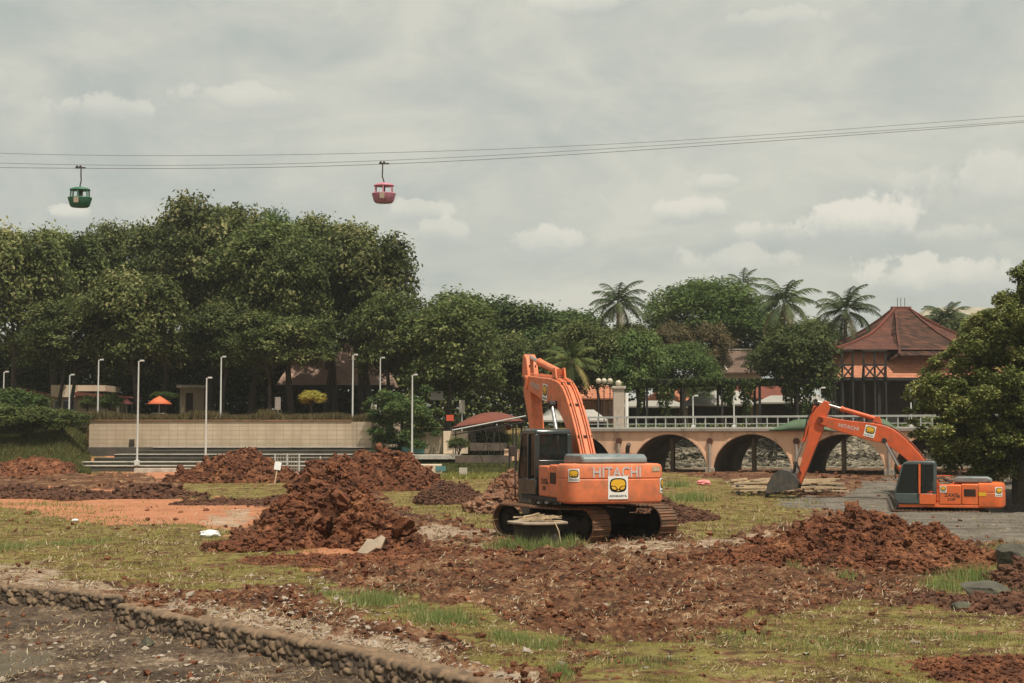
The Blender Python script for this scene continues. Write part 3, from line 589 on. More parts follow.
def grass_fields():
    xy = px_scatter([[(-60, 476), (1090, 476), (1090, 720), (-60, 720)]], 52000, rg); zn = zones(xy[:, 0], xy[:, 1])
    nf = fbm(xy[:, 0] * 1.7, xy[:, 1] * 1.7, 61, 4)
    pr = zn['grass'] * sstep(-.35, .25, nf); xy = xy[rg.random(len(xy)) < pr * .55 + .02 * (1 - zn['basin'])]
    h = np.full(len(xy), .055) * np.clip(xy[:, 1] / 24, .8, 2); v, f, t = blades(xy, h, .014 * np.clip(xy[:, 1] / 20, .8, 3), rg, lean=1.0)
    tag(mesh_np('short_grass', v, f, M['grass'], tint=t), kind='stuff'); print('grass', len(xy))
    V = []; Fs = []; T = []; b = 0
    # tall tufts: px, py, spread px, spread Y (m), blades, height
    for px, py, sp, sy, n, h in [(530, 550, 38, .3, 2000, .36), (560, 547, 18, .4, 600, .32), (330, 598, 14, .3, 350, .16), (375, 604, 24, .5, 1300, .28), (440, 622, 24, .45, 1200, .26), (412, 612, 16, .4, 350, .16),
                                 (515, 640, 22, .3, 500, .17), (545, 646, 20, .3, 450, .17), (560, 676, 10, .3, 380, .2), (500, 636, 10, .25, 250, .15), (460, 626, 22, .3, 300, .14),
                                 (10, 548, 22, .8, 500, .25), (60, 544, 20, .6, 300, .2), (88, 542, 30, .9, 420, .2), (945, 590, 18, .6, 500, .35), (975, 580, 22, .6, 700, .45), (1005, 562, 26, .6, 700, .5), (845, 580, 12, .3, 160, .25), (795, 571, 10, .3, 100, .25),
                                 (690, 500, 20, 1.5, 700, .5), (678, 490, 14, 1.2, 300, .5), (735, 640, 60, .8, 500, .15), (850, 650, 90, .8, 900, .16), (960, 640, 60, .5, 400, .15), (640, 665, 60, .5, 500, .13), (215, 500, 30, 1.5, 300, .25), (60, 506, 60, 1, 300, .25), (1000, 600, 22, .4, 400, .3)]:
        c = G(px, py); s = F / c.y
        xy = np.column_stack([c.x + rg.normal(0, sp / s / 1.8, n), c.y + rg.normal(0, sy / 1.8, n)])
        v, f, t = blades(xy, np.full(n, h) * rg.uniform(.5, 1, n), .011 * max(1, c.y / 26), rg, lean=.5); V.append(v); Fs.append(f + b); b += len(v); T.append(t)
    tag(mesh_np('tall_grass', np.concatenate(V), np.concatenate(Fs), M['grass_tall'], tint=np.concatenate(T)), kind='stuff')
    # rough grass on the terrace edge above the block wall, and on the far slopes
    n = 26000; px = rg.uniform(88, 395, n); Y = rg.uniform(100.4, 104.5, n); xy = np.column_stack([(px - 512) / F * Y, Y])
    v, f, t = blades(xy, np.full(n, .95) * (.5 + .45 * vn2(xy[:, 0] * .8, xy[:, 1] * .1, 5)), .07, rg, z=np.full(n, 3.72), lean=.6)
    tag(mesh_np('terrace_grass', v, f, M['grass_dry'], tint=t), kind='stuff')
    n = 60000; px = np.concatenate([rg.uniform(-60, 92, n), rg.uniform(392, 575, n)]); Y = rg.uniform(86, 108, 2 * n); xy = np.column_stack([(px - 512) / F * Y, Y])
    xy = xy[fbm(xy[:, 0] * .5, xy[:, 1] * .5, 77, 3) > -.6]
    v, f, t = blades(xy, np.full(len(xy), .3), .06, rg, lean=.7)
    tag(mesh_np('bank_grass', v, f, M['grass_bank'], tint=t), kind='stuff')
grass_fields()
def straw_field():
    xy = px_scatter([[(-60, 520), (1090, 500), (1090, 720), (-60, 720)]], 13000, rg); zn = zones(xy[:, 0], xy[:, 1])
    pr = (1 - .6 * zn['road'] - .8 * zn['gravel']) * sstep(-.3, .4, fbm(xy[:, 0] * 1.1, xy[:, 1] * 1.1, 66, 4)); xy = xy[rg.random(len(xy)) < pr]
    n = len(xy); z = gheight(xy[:, 0], xy[:, 1]) + .015; a = rg.uniform(0, 2 * math.pi, n); l = rg.uniform(.02, .11, n) * np.clip(xy[:, 1] / 22, .8, 1.8); el = rg.uniform(-.1, .9, n)
    d = np.stack([np.cos(a) * np.cos(el), np.sin(a) * np.cos(el), np.sin(el)], 1) * l[:, None]; w_ = np.stack([-np.sin(a), np.cos(a), .4 + 0 * a], 1) * (.006 * np.clip(xy[:, 1] / 18, .8, 2))[:, None]; b = np.stack([xy[:, 0], xy[:, 1], z], 1)
    V = np.stack([b - w_, b + w_, b + d + w_ * .5, b + d - w_ * .5], 1).reshape(-1, 3)
    tag(mesh_np('dry_straw', V, np.arange(4 * n).reshape(n, 4), M['straw'], tint=rg.random(n)), kind='stuff'); print('straw', n)
straw_field()

# ---------------------------------------------------------------- foreground stone walls and puddle
def stone_wall(pts, label, seed, h=BAS, top=.26, slope=.16):
    pts = [Vector((p.x, p.y)) for p in pts]; seg = []; step = .026
    L_ = 0; S = []
    for a, b in zip(pts[:-1], pts[1:]):
        n = max(2, int((b - a).length / step)); 
        for k in range(n): S.append((a.lerp(b, k / n), (b - a).normalized()))
    S.append((pts[-1], (pts[-1] - pts[-2]).normalized()))
    prof = []  # (offset towards the basin, z, kind)
    for k in range(26): prof.append((slope * (1 - k / 26) + .10, -h - .12 + (h + .15) * k / 26))
    for k in range(9): prof.append((.10 - (top) * k / 8, .03 + .015 * math.sin(k)))
    prof.append((.10 - top - .02, -.15))
    n = len(prof); X = np.array([[s[0].x for _ in prof] for s in S]); Yv = np.array([[s[0].y for _ in prof] for s in S])
    off = np.array([[p[0] for p in prof] for s in S]); Z = np.array([[p[1] for p in prof] for s in S])
    nx = np.array([[s[1].y for _ in prof] for s in S]); ny = np.array([[-s[1].x for _ in prof] for s in S])
    al = np.arange(len(S))[:, None] * step * np.ones((1, n)); v_ = np.cumsum(np.hypot(np.diff(off, axis=1, prepend=off[:, :1]), np.diff(Z, axis=1, prepend=Z[:, :1])), 1)
    w1, w2, wi = worley(al * 6.5 + v_ * 4, v_ * 9.5, seed); d = np.clip((w2 - w1) * 5, 0, 1) * .05 * (.4 + wi) + .02 * fbm(al * 4, v_ * 8, seed + 2, 4); d[:, -1] = 0
    d = d * np.where(np.arange(n) > 25, .5, 1)[None, :]
    face = np.arange(n) < 26
    off2 = off + np.where(face, d, 0); Z2 = Z + np.where(face, 0, d) + .03 * fbm(al * .6, al * 0, seed + 9, 2)
    V = np.stack([X + nx * off2, Yv + ny * off2, Z2], -1).reshape(-1, 3)
    i, j = np.meshgrid(np.arange(len(S) - 1), np.arange(n - 1), indexing='ij'); b = (i * n + j).ravel(); Fa = np.stack([b, b + 1, b + n + 1, b + n], 1)[:, ::-1]
    m = bpy.data.materials.new('rubble_masonry'); m.use_nodes = True; t = m.node_tree; bs = t.nodes['Principled BSDF']; Ln = t.links.new
    at = N(t, 'ShaderNodeAttribute', attribute_name='stone'); jt = N(t, 'ShaderNodeAttribute', attribute_name='joint'); tc = N(t, 'ShaderNodeTexCoord')
    cr = N(t, 'ShaderNodeValToRGB'); Ln(at.outputs['Fac'], cr.inputs[0]); e = cr.color_ramp.elements; e[0].color = (.045, .030, .019, 1); e[1].color = (.205, .14, .088, 1)
    no = N(t, 'ShaderNodeTexNoise'); no.inputs['Scale'].default_value = 6; no.inputs['Detail'].default_value = 8; Ln(tc.outputs['Object'], no.inputs['Vector'])
    mx = N(t, 'ShaderNodeMix', data_type='RGBA'); Ln(jt.outputs['Fac'], mx.inputs[0]); Ln(cr.outputs[0], mx.inputs[6]); mx.inputs[7].default_value = (.028, .02, .014, 1)
    ta = N(t, 'ShaderNodeAttribute', attribute_name='topf'); mt = N(t, 'ShaderNodeMix', data_type='RGBA'); Ln(ta.outputs['Fac'], mt.inputs[0]); Ln(mx.outputs[2], mt.inputs[6]); mt.inputs[7].default_value = (.19, .125, .075, 1)
    m2 = N(t, 'ShaderNodeMix', data_type='RGBA', blend_type='MULTIPLY'); m2.inputs[0].default_value = .8; Ln(mt.outputs[2], m2.inputs[6])
    c2 = N(t, 'ShaderNodeValToRGB'); Ln(no.outputs[0], c2.inputs[0]); c2.color_ramp.elements[0].position = .3; c2.color_ramp.elements[0].color = (.45, .42, .38, 1); c2.color_ramp.elements[1].position = .65; c2.color_ramp.elements[1].color = (1.2, 1.15, 1.05, 1)
    Ln(c2.outputs[0], m2.inputs[7]); Ln(m2.outputs[2], bs.inputs['Base Color']); bs.inputs['Roughness'].default_value = .9
    bp = N(t, 'ShaderNodeBump'); bp.inputs['Strength'].default_value = .7; bp.inputs['Distance'].default_value = .03; Ln(no.outputs[0], bp.inputs['Height']); Ln(bp.outputs[0], bs.inputs['Normal'])
    topk = (np.arange(n) > 25)[None, :] * np.ones((len(S), 1))
    o = mesh_np('stone_wall', V, Fa, m, smooth=True, attrs={'topf': topk.ravel() * (.6 + .4 * vn2(al * 3, v_ * 9, 5)).ravel(), 'stone': wi.ravel(), 'joint': ((1 - sstep(.03, .16, w2 - w1)) * (1 - topk * .7)).ravel()})
    for nm_, k_ in (('end_face', 0), ('far_end_face', len(S) - 1)):
        e_ = MB(); r_ = [tuple(V[k_ * n + j_]) for j_ in range(n)]; e_.add(r_ + [(r_[-1][0], r_[-1][1], r_[0][2])], [tuple(range(n + 1))]); e_.build(nm_, M['end_stone'], o)
    tag(o, label, 'stone wall', 'low stone edging walls of the drained pond')
stone_wall(W1 + [G(140, 601)], 'low rounded-stone wall across the left edge above the dry pond bed', 5)
stone_wall(W2, 'long low stone wall running diagonally towards the bottom centre', 25)
def puddle():
    pts = []
    c = G(-5, 664, -BAS)
    for k in range(48):
        a = 2 * math.pi * k / 48; r = 1 + .3 * math.sin(3 * a + 1) + .15 * math.sin(7 * a)
        pts.append((c.x + .8 * r * math.cos(a), c.y + 1.9 * r * math.sin(a), 0))
    zb = float(np.max(gheight(np.array([c.x]), np.array([c.y])))) 
    m = mat('puddle_water', (.16, .13, .10), .08, .2, 2, spec=.6)
    mb = MB(); mb.v = [(x, y, -BAS - .03) for x, y, z in pts]; mb.f = [tuple(range(len(pts)))]
    tag(mb.build('puddle_water', m), kind='structure')
puddle()
# ---------------------------------------------------------------- bridge
def build_bridge():
    A = Vector((XP(560, 93.8), 93.8, 0)); A = Vector((5.1 - .045 * 23.6, 93 + .045 * 11, 0)); d = Vector((23.6, -11, 0)).normalized(); Lb = 28.5
    root = empty('arched_bridge', (A.x, A.y, 0), math.atan2(d.y, d.x))   # local x along, local -y is the face towards the camera
    tag(root, 'long salmon-rendered bridge with round arches and pale railing', 'bridge')
    off = .045 * 26.04; cent = [off + 26.04 * t for t in (-.035, .208, .414, .630, .840)]; rad = 2.5
    zb = .1; zs = .42; zt = 3.02
    bot = [(0, zb)]
    for c in cent:
        a0 = c - rad
        if a0 < bot[-1][0]: 
            continue_from = bot[-1][0]
        bot.append((max(a0, .05), zb))
        for k in range(0, 25):
            an = math.pi - math.pi * k / 24; x = c + rad * math.cos(an); z = zs + 2.42 * math.sin(an)
            if x > .05: bot.append((x, z))
        bot.append((c + rad, zb))
    bot.append((Lb, zb)); D = 6.4
    bot = sorted(set(bot), key=lambda p: p[0]) if False else bot
    mb = MB(); vt = MB()
    for (xa, za), (xb, zb2) in zip(bot[:-1], bot[1:]):
        if xb - xa < 1e-5:
            vt.add([(xa, 0, za), (xa, D, za), (xa, D, zb2), (xa, 0, zb2)], [(0, 1, 2, 3)]); continue
        mb.add([(xa, 0, za), (xb, 0, zb2), (xb, 0, zt), (xa, 0, zt)], [(0, 1, 2, 3)])
        mb.add([(xa, D, za), (xb, D, zb2), (xb, D, zt), (xa, D, zt)], [(3, 2, 1, 0)])
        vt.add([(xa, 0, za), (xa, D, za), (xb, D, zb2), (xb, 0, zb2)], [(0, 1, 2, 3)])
    mb.add([(0, 0, zb), (0, D, zb), (0, D, zt), (0, 0, zt)], [(0, 3, 2, 1)]); mb.add([(Lb, 0, zb), (Lb, D, zb), (Lb, D, zt), (Lb, 0, zt)], [(0, 1, 2, 3)])
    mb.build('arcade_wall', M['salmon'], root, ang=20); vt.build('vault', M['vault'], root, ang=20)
    MB().box(-.2, Lb + .2, -.16, D + .16, zt, zt + .2).build('deck', M['ledge'], root, bev=.02)
    # archivolt lines
    for c in cent[1:]:
        m = MB(); pts = [(c + (rad + .1) * math.cos(math.pi - math.pi * k / 24), -.02, zs + (2.42 + .1) * math.sin(math.pi - math.pi * k / 24)) for k in range(25)]
        for a, b in zip(pts[:-1], pts[1:]): m.bar(a, b, .05, .13)
        m.build('arch_band', M['salmon'], root)
    for x in [(cent[1] + cent[2]) / 2, (cent[2] + cent[3]) / 2, (cent[3] + cent[4]) / 2, cent[1] - 3.4]:
        p = MB(); p.tube([(x, -.10, .3), (x, -.10, 2.25)], .09, 8).build('drain_pipe', M['ledge'], root)
        MB().disc((x, -.06, 2.42), .2, (0, 1, 0), .12, 14).build('round_vent', M['grille'], root)
        MB().box(x - .3, x + .3, -.14, -.002, -.1, .75).build('pier_foot', M['ledge'], root, bev=.03)
    # railing: pale rails and posts
    for side, y in (('front', .02),):
        r = MB(); r.box(0, Lb, y - .06, y + .06, zt + .86, zt + .98); r.box(0, Lb, y - .025, y + .025, zt + .46, zt + .51); r.box(0, Lb, y - .06, y + .06, zt + .2, zt + .27)
        x = .4
        while x < Lb: r.box(x - .03, x + .03, y - .045, y + .045, zt + .2, zt + .90); x += .66
        r.build('railing', M['rail'], root)
    # inner service columns seen through the arches
    for c in cent[1:4]:
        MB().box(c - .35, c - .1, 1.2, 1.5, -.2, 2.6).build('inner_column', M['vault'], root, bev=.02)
    return A, d, root
BA, BD, bridge = build_bridge()
def on_bridge(px, inset=.4):
    u = (px - 512) / F; t = (BA.y * u - BA.x) / (BD.x - u * BD.y); n = Vector((-BD.y, BD.x, 0)); p = BA + BD * t
    return p + n * inset
# green tarpaulins
def tarp(pxa, pxb, label):
    a = on_bridge(pxa, -.35); b = on_bridge(pxb, -.35); L_ = (b - a).length; zt = 3.22
    root = empty('green_tarp', (a.x, a.y, 0), math.atan2(BD.y, BD.x)); n = 18; V = []; Fa = []
    prof = [(-.02, zt - .16), (-.03, zt + .08), (.1, zt + .28), (.28, zt + .44), (.40, zt + .56), (.6, zt + .42), (.75, zt + .25)]
    for i in range(n + 1):
        u = i / n; k = min(1, min(u, 1 - u) * 2.4); sag = .03 * math.sin(u * 17)
        for (y, z) in prof: V.append((u * L_, y + sag, zt - .16 + (z - zt + .16) * (.12 + .88 * k) * (1 - .05 * math.sin(u * 9)) + .02 * math.sin(u * 23 + y * 9)))
    m = len(prof); Fa = [(i * m + j, i * m + j + 1, (i + 1) * m + j + 1, (i + 1) * m + j) for i in range(n) for j in range(m - 1)]
    o = mesh_np('tarpaulin', V, Fa, M['green_tarp'], root, smooth=True); s = o.modifiers.new('s', 'SOLIDIFY'); s.thickness = .02
    tag(root, label, 'tarpaulin', 'green tarpaulins over the bridge railing'); return root
tarp(770, 832, 'green tarpaulin draped over the railing behind the bucket arm of the far excavator')
tarp(862, 898, 'green tarpaulin on the railing beside the big tree at the right')

# ---------------------------------------------------------------- retaining wall, steps
def retaining():
    Y = 100; x0 = XP(90, Y); x1 = XP(352, Y); x2 = XP(372, 99.2); zt = P(0, 421.5, Y).z; zb = 1.2
    r = empty('retaining_wall', (x0, Y, 0)); tag(r, 'long tan block retaining wall with rough grass growing along its top', 'retaining wall')
    MB().box(0, x1 - x0, 0, .35, zb, zt).build('wall_face', M['block_wall'], r)
    m = MB(); m.prismz([(x1 - x0 + .003, 0), (x2 - x0, -.8), (XP(400, 102) - x0, 2.5), (XP(398, 102) - x0, 2.9), (x1 - x0, .35)], zb, zt - .02); m.build('corner_face', M['block_wall'], r)
    MB().box(-.05, x1 - x0, -.07, .42, zt, zt + .12).build('coping', mat('rusty_coping', (.20, .11, .06), .9, .4, 2), r, bev=.01)
    MB().box(2.85, 3.2, -.12, -.003, 2.05, 2.5).build('meter_box', M['dark'], r, bev=.01)
    MB().box(0, x1 - x0, -.35, -.004, 1.2, 1.95).build('drain_channel', M['dark_concrete'], r, bev=.02)
retaining()
def steps():
    Ya, Yb = 99.4, 91.2; n = 6; x0 = XP(62, 93); x1 = XP(420, 95); r = empty('stepped_seating', (x0, Yb, 0)); tag(r, 'wide flight of dark concrete steps with pale edges below the tan wall', 'steps')
    za, zb_ = 1.98, .62
    for k in range(n):
        y0 = Yb + (Ya - Yb) * k / n; y1 = Yb + (Ya - Yb) * (k + 1) / n; z = zb_ + (za - zb_) * (k + 1) / n
        ofs = k * .95
        MB().box(ofs, x1 - x0 - k * .3, y0 - Yb + .02, y1 - Yb + (.02 if k < n - 1 else 0), -.2, z - .05).build('step', M['dark_concrete'], r)
        MB().box(ofs - .01, x1 - x0 - k * .3 + .01, y0 - Yb - .03, y1 - Yb + .0, z - .045, z).build('step_edge', M['concrete_pale'] if k in (0, 1, 3, 5) else M['dark_concrete'], r)
    s = empty('concrete_ledge', (XP(25, 94), 94, 1.0)); tag(s, 'short pale concrete slab edge left of the steps', 'concrete slab'); MB().box(0, 2.7, 0, .9, -.3, .14).build('slab', M['concrete_pale'], s, bev=.02)
    s = empty('concrete_ramp', (XP(137, 90), 89.6, 0)); tag(s, 'pale concrete plinth strip linking two lamp posts at the foot of the steps', 'plinth'); 
    m = MB(); m.T = Matrix.Rotation(R(6), 4, 'Z'); m.box(0, 4.8, 0, .5, .1, .72); m.build('plinth', M['concrete_pale'], s, bev=.02)
steps()
def fence(px0, px1, Y, h, z0, label, cat='fence', step=.16):
    x0 = XP(px0, Y); x1 = XP(px1, Y); r = empty('metal_fence', (x0, Y, z0)); m = MB(); L_ = x1 - x0
    m.box(0, L_, -.02, .02, h - .05, h); m.box(0, L_, -.02, .02, .12, .16)
    x = 0
    while x < L_: m.box(x - .012, x + .012, -.012, .012, .12, h - .02); x += step
    m.build('bars', M['concrete'], r)
    for x in (0, L_ / 2, L_): MB().box(x - .04, x + .04, -.04, .04, -.1, h + .05).build('post', M['rail'], r)
    tag(r, label, cat)
fence(276, 300, 84, 1.25, .42, 'upright silver bar gate between two soil heaps', 'gate')
fence(250, 392, 91.0, .85, .55, 'long thin metal railing at the foot of the steps', 'railing', .9)

# ---------------------------------------------------------------- lamp posts
def lamp(px, Y, ytop, ybase, label, r=.05, arm=.30, group='slim pale lamp posts'):
    b = P(px, ybase, Y); t = P(px, ytop, Y); h = t.z - b.z; e = empty('lamp_post', b)
    m = MB(); m.tube([(0, 0, -.3), (0, 0, h * .35), (0, 0, h)], [r * 1.35, r * 1.2, r * .85], 8); m.build('pole', M['lamp_post'], e)
    MB().box(-.14, .14, -.14, .14, -.2, .12).build('base_plate', M['lamp_post'], e, bev=.01)
    m = MB(); m.bar((0, 0, h - .05), (arm * .5, 0, h), .05, .05); m.box(arm * .3, arm * 1.15, -.09, .09, h - .03, h + .07); m.build('lamp_head', M['lamp_post'], e, bev=.01)
    tag(e, label, 'lamp post', group)
for a in [(3, 104, 372, 417, 'thin pale lamp post at the far left edge among dark bushes', .045), (69, 104, 375, 416, 'thin lamp post standing before the cream building'), (97.5, 102, 360, 425, 'lamp post at the left end of the tan wall top'),
          (137, 91, 361, 462, 'tall lamp post rising from the steps left of the orange umbrella'), (205.5, 91, 378, 462, 'shorter lamp post at the foot of the steps in front of the tan wall'),
          (220.5, 101.5, 357, 419, 'lamp post on the wall top before the darkest tree trunks'), (352.5, 101, 355, 421, 'lamp post at the right corner of the tan wall top'), (380, 107, 358, 415, 'lamp post half hidden behind the feathery bush'),
          (412, 94, 375, 456, 'lone lamp post to the right of the feathery bush')]:
    lamp(a[0], a[1], a[2], a[3], a[4], *(a[5:]))
for px, lab in [(663, 'thin lamp post behind the bridge railing right of the globe lamps'), (706, 'thin rusty pole behind the railing above the first pier'), (797, 'thin lamp post behind the railing above the second pier'), (893, 'thin lamp post behind the railing beside the timber frames')]:
    b = on_bridge(px, 6.2); lamp(to_px(b.x, b.y, 3)[0], b.y, 388 if px > 780 else 396, 427, lab, .04, .3, 'thin poles along the bridge')

# ---------------------------------------------------------------- globe lamps, pillar
def pillar():
    p = P(617, 430, 96); r = empty('stone_pillar', (p.x, 94.5, 2.6)); zt = P(617, 389, 94.5).z - 2.6
    MB().box(-.36, .36, -.36, .36, -.4, zt).build('shaft', mat('stained_pillar', (.46, .38, .31), .9, .3, 1.5, dirt=(.22, .15, .11), dth=(.5, .75)), r, bev=.02)
    MB().box(-.46, .46, -.46, .46, zt + .002, zt + .18).build('cap', M['concrete_pale'], r, bev=.02)
    MB().sphere((0, 0, zt + .38), .21).build('globe', M['globe'], r)
    tag(r, 'square stained pillar with a globe on top at the left end of the bridge', 'pillar')
    q = empty('white_pole', (XP(626.5, 94.2), 94.2, 2.6)); MB().tube([(0, 0, -.4), (0, 0, P(0, 393, 94.2).z - 2.6)], .12, 10).build('shaft', M['white'], q); tag(q, 'thick white pole standing right beside the stained pillar', 'pole')
    for k, px in enumerate((598.5, 604, 610)):
        b = empty('globe_lamp', (XP(px, 95.5 + k * .8), 95.5 + k * .8, 2.6)); z = P(0, 381, 95.5 + k * .8).z - 2.6
        MB().tube([(0, 0, -.4), (0, 0, z - .2)], .035, 8).build('pole', M['dark'], b); MB().sphere((0, 0, z), .19).build('globe', M['globe'], b); MB().tube([(0, 0, z + .2), (0, 0, z + .32)], [.06, .03], 8).build('finial', M['dark'], b)
        tag(b, ['globe lamp on a dark pole, farthest left of the three', 'middle one of the three globe lamps on dark poles', 'globe lamp on a dark pole, nearest the stained pillar'][k], 'globe lamp', 'three globe lamps beside the pillar')
pillar()

# ---------------------------------------------------------------- pergola and stalls behind the bridge
def pergola():
    Y = 104; x0 = XP(640, Y); x1 = XP(838, Y); z = P(0, 382, Y).z; r = empty('pergola', (x0, Y, 2.9)); L_ = x1 - x0; h = z - 2.9
    m = MB()
    for y in (0, 2.2): m.box(0, L_, y - .08, y + .08, h - .1, h + .14)
    x = .1
    while x < L_: m.box(x - .04, x + .04, -.4, 2.6, h + .145, h + .27); x += .6
    m.build('roof_beams', M['wood_dark'], r)
    for x in np.arange(.5, L_, 2.75):
        MB().box(x - .08, x + .08, -.08, .08, -.3, h - .1).build('post', M['wood_dark'], r); MB().box(x - .08, x + .08, 2.12, 2.28, -.3, h - .1).build('post', M['wood_dark'], r)
    rg = np.random.default_rng(5); n = 26000; px = rg.uniform(0, L_, n); cl = vn2(px * 1.4, px * 0, 3); k = rg.random(n) < cl; px = px[k]; dz = rg.random(len(px)) ** 1.5 * (.4 + 2.6 * np.clip(vn2(px * 1.9, px * 0, 8) - .35, 0, 1) * 1.7)
    c = np.column_stack([px, rg.uniform(-.3, 2.5, len(px)), h + .2 - dz]); v, f, t = leafcards(c, rg.normal(size=c.shape), .3, .14, rg)
    mesh_np('hanging_vines', v, f, M['leaf_mid'], r, tint=t)
    tag(r, 'long dark timber pergola with hanging vines behind the bridge', 'pergola')
def leafcards(c, nrm, ln, wd, rg):
    n = len(c); nrm = nrm / np.maximum(np.linalg.norm(nrm, axis=1, keepdims=True), 1e-6)
    r = rg.normal(size=(n, 3)); t = np.cross(nrm, r); t /= np.maximum(np.linalg.norm(t, axis=1, keepdims=True), 1e-6); b = np.cross(nrm, t)
    l = (ln * rg.uniform(.6, 1.3, n) / 2)[:, None]; w_ = (wd * rg.uniform(.6, 1.3, n) / 2)[:, None]
    V = np.stack([c - t * l, c + b * w_, c + t * l, c - b * w_], 1).reshape(-1, 3); return V, np.arange(4 * n).reshape(n, 4), rg.random(n)
pergola()
def gable_roof(root, w_, d, z0, h, m, over=.3, name='roof', hip=.25, th=.12):
    """hipped roof centred on local origin"""
    x = w_ / 2 + over; y = d / 2 + over; rx = x - (hip * w_)
    mb = MB(); mb.add([(-x, -y, z0), (x, -y, z0), (x, y, z0), (-x, y, z0), (-rx, 0, z0 + h), (rx, 0, z0 + h)], [(0, 1, 5, 4), (1, 2, 5), (2, 3, 4, 5), (3, 0, 4)])
    mb.add([(-x, -y, z0 - th), (x, -y, z0 - th), (x, y, z0 - th), (-x, y, z0 - th)], [(3, 2, 1, 0)])
    o = len(mb.v); mb.f += [(o - 4, o - 3, 1, 0), (o - 3, o - 2, 2, 1), (o - 2, o - 1, 3, 2), (o - 1, o - 4, 0, 3)]
    return mb.build(name, m, root)
def stall(px, Y, wpx, yeave, rise, m, label, z0=2.9, d=4, wall=None, name='market_stall', cat='stall', rz=0, hip=.2, group=None):
    s = F / Y; w_ = wpx / s; ze = P(0, yeave, Y).z - z0; r = empty(name, (XP(px, Y), Y + d / 2, z0), rz)
    gable_roof(r, w_, d, ze, rise, m, hip=hip)
    for sx in (-1, 1):
        for sy in (-1, 1): MB().box(sx * (w_ / 2 - .1) - .07, sx * (w_ / 2 - .1) + .07, sy * (d / 2 - .1) - .07, sy * (d / 2 - .1) + .07, -.3, ze - .13).build('post', M['wood_dark'], r)
    if wall: MB().box(-w_ / 2 + .2, w_ / 2 - .2, d / 2 - .5, d / 2 - .3, -.3, ze - .14).build('back_wall', wall, r)
    tag(r, label, cat, group); return r
G_ = 'small pavilions behind the bridge'
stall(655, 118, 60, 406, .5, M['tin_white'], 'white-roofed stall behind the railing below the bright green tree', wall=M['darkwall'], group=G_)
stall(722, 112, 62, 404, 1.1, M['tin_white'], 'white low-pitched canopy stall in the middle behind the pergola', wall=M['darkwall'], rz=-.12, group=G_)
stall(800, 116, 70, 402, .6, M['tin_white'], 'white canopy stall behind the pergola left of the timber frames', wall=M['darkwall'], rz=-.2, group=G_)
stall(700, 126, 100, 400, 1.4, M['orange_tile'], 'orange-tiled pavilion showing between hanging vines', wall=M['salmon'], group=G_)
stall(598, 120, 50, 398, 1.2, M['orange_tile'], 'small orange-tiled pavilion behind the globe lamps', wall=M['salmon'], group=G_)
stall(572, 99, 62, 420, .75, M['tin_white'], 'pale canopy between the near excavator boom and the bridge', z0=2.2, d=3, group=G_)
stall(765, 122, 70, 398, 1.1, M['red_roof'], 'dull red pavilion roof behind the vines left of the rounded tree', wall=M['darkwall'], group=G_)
def hedge(px0, px1, Y, z0, h, m, label, d=1.2, seed=1, name='hedge', cat='hedge', ls=.3):
    rg = np.random.default_rng(seed); x0 = XP(px0, Y); x1 = XP(px1, Y); n = int((x1 - x0) * h * 130); c = rg.random((n, 3)) * np.array([x1 - x0, d, h])
    top = h * (.65 + .35 * vn2(c[:, 0] * .8, c[:, 1] * .5, seed)); c[:, 2] = np.minimum(c[:, 2], top * rg.uniform(.85, 1.1, n))
    v, f, t = leafcards(c, rg.normal(size=c.shape) + np.array([0, -.5, .8]), ls, ls * .5, rg); o = mesh_np(name, v, f, m, tint=t); o.location = (x0, Y, z0); tag(o, label, cat)
hedge(590, 1000, 101.5, 2.9, .75, M['leaf_dark'], 'low dark hedge behind the bridge railing', seed=3)
hedge(560, 1010, 132, 2.9, 3.6, M['leaf_dark'], 'tall dark hedge closing the view behind the pavilions', seed=4, d=2, ls=.5)
hedge(-90, 600, 126, 3.2, 9.0, M['leaf_dark'], 'tall dark hedge behind the left grove', seed=5, d=3, ls=.55)

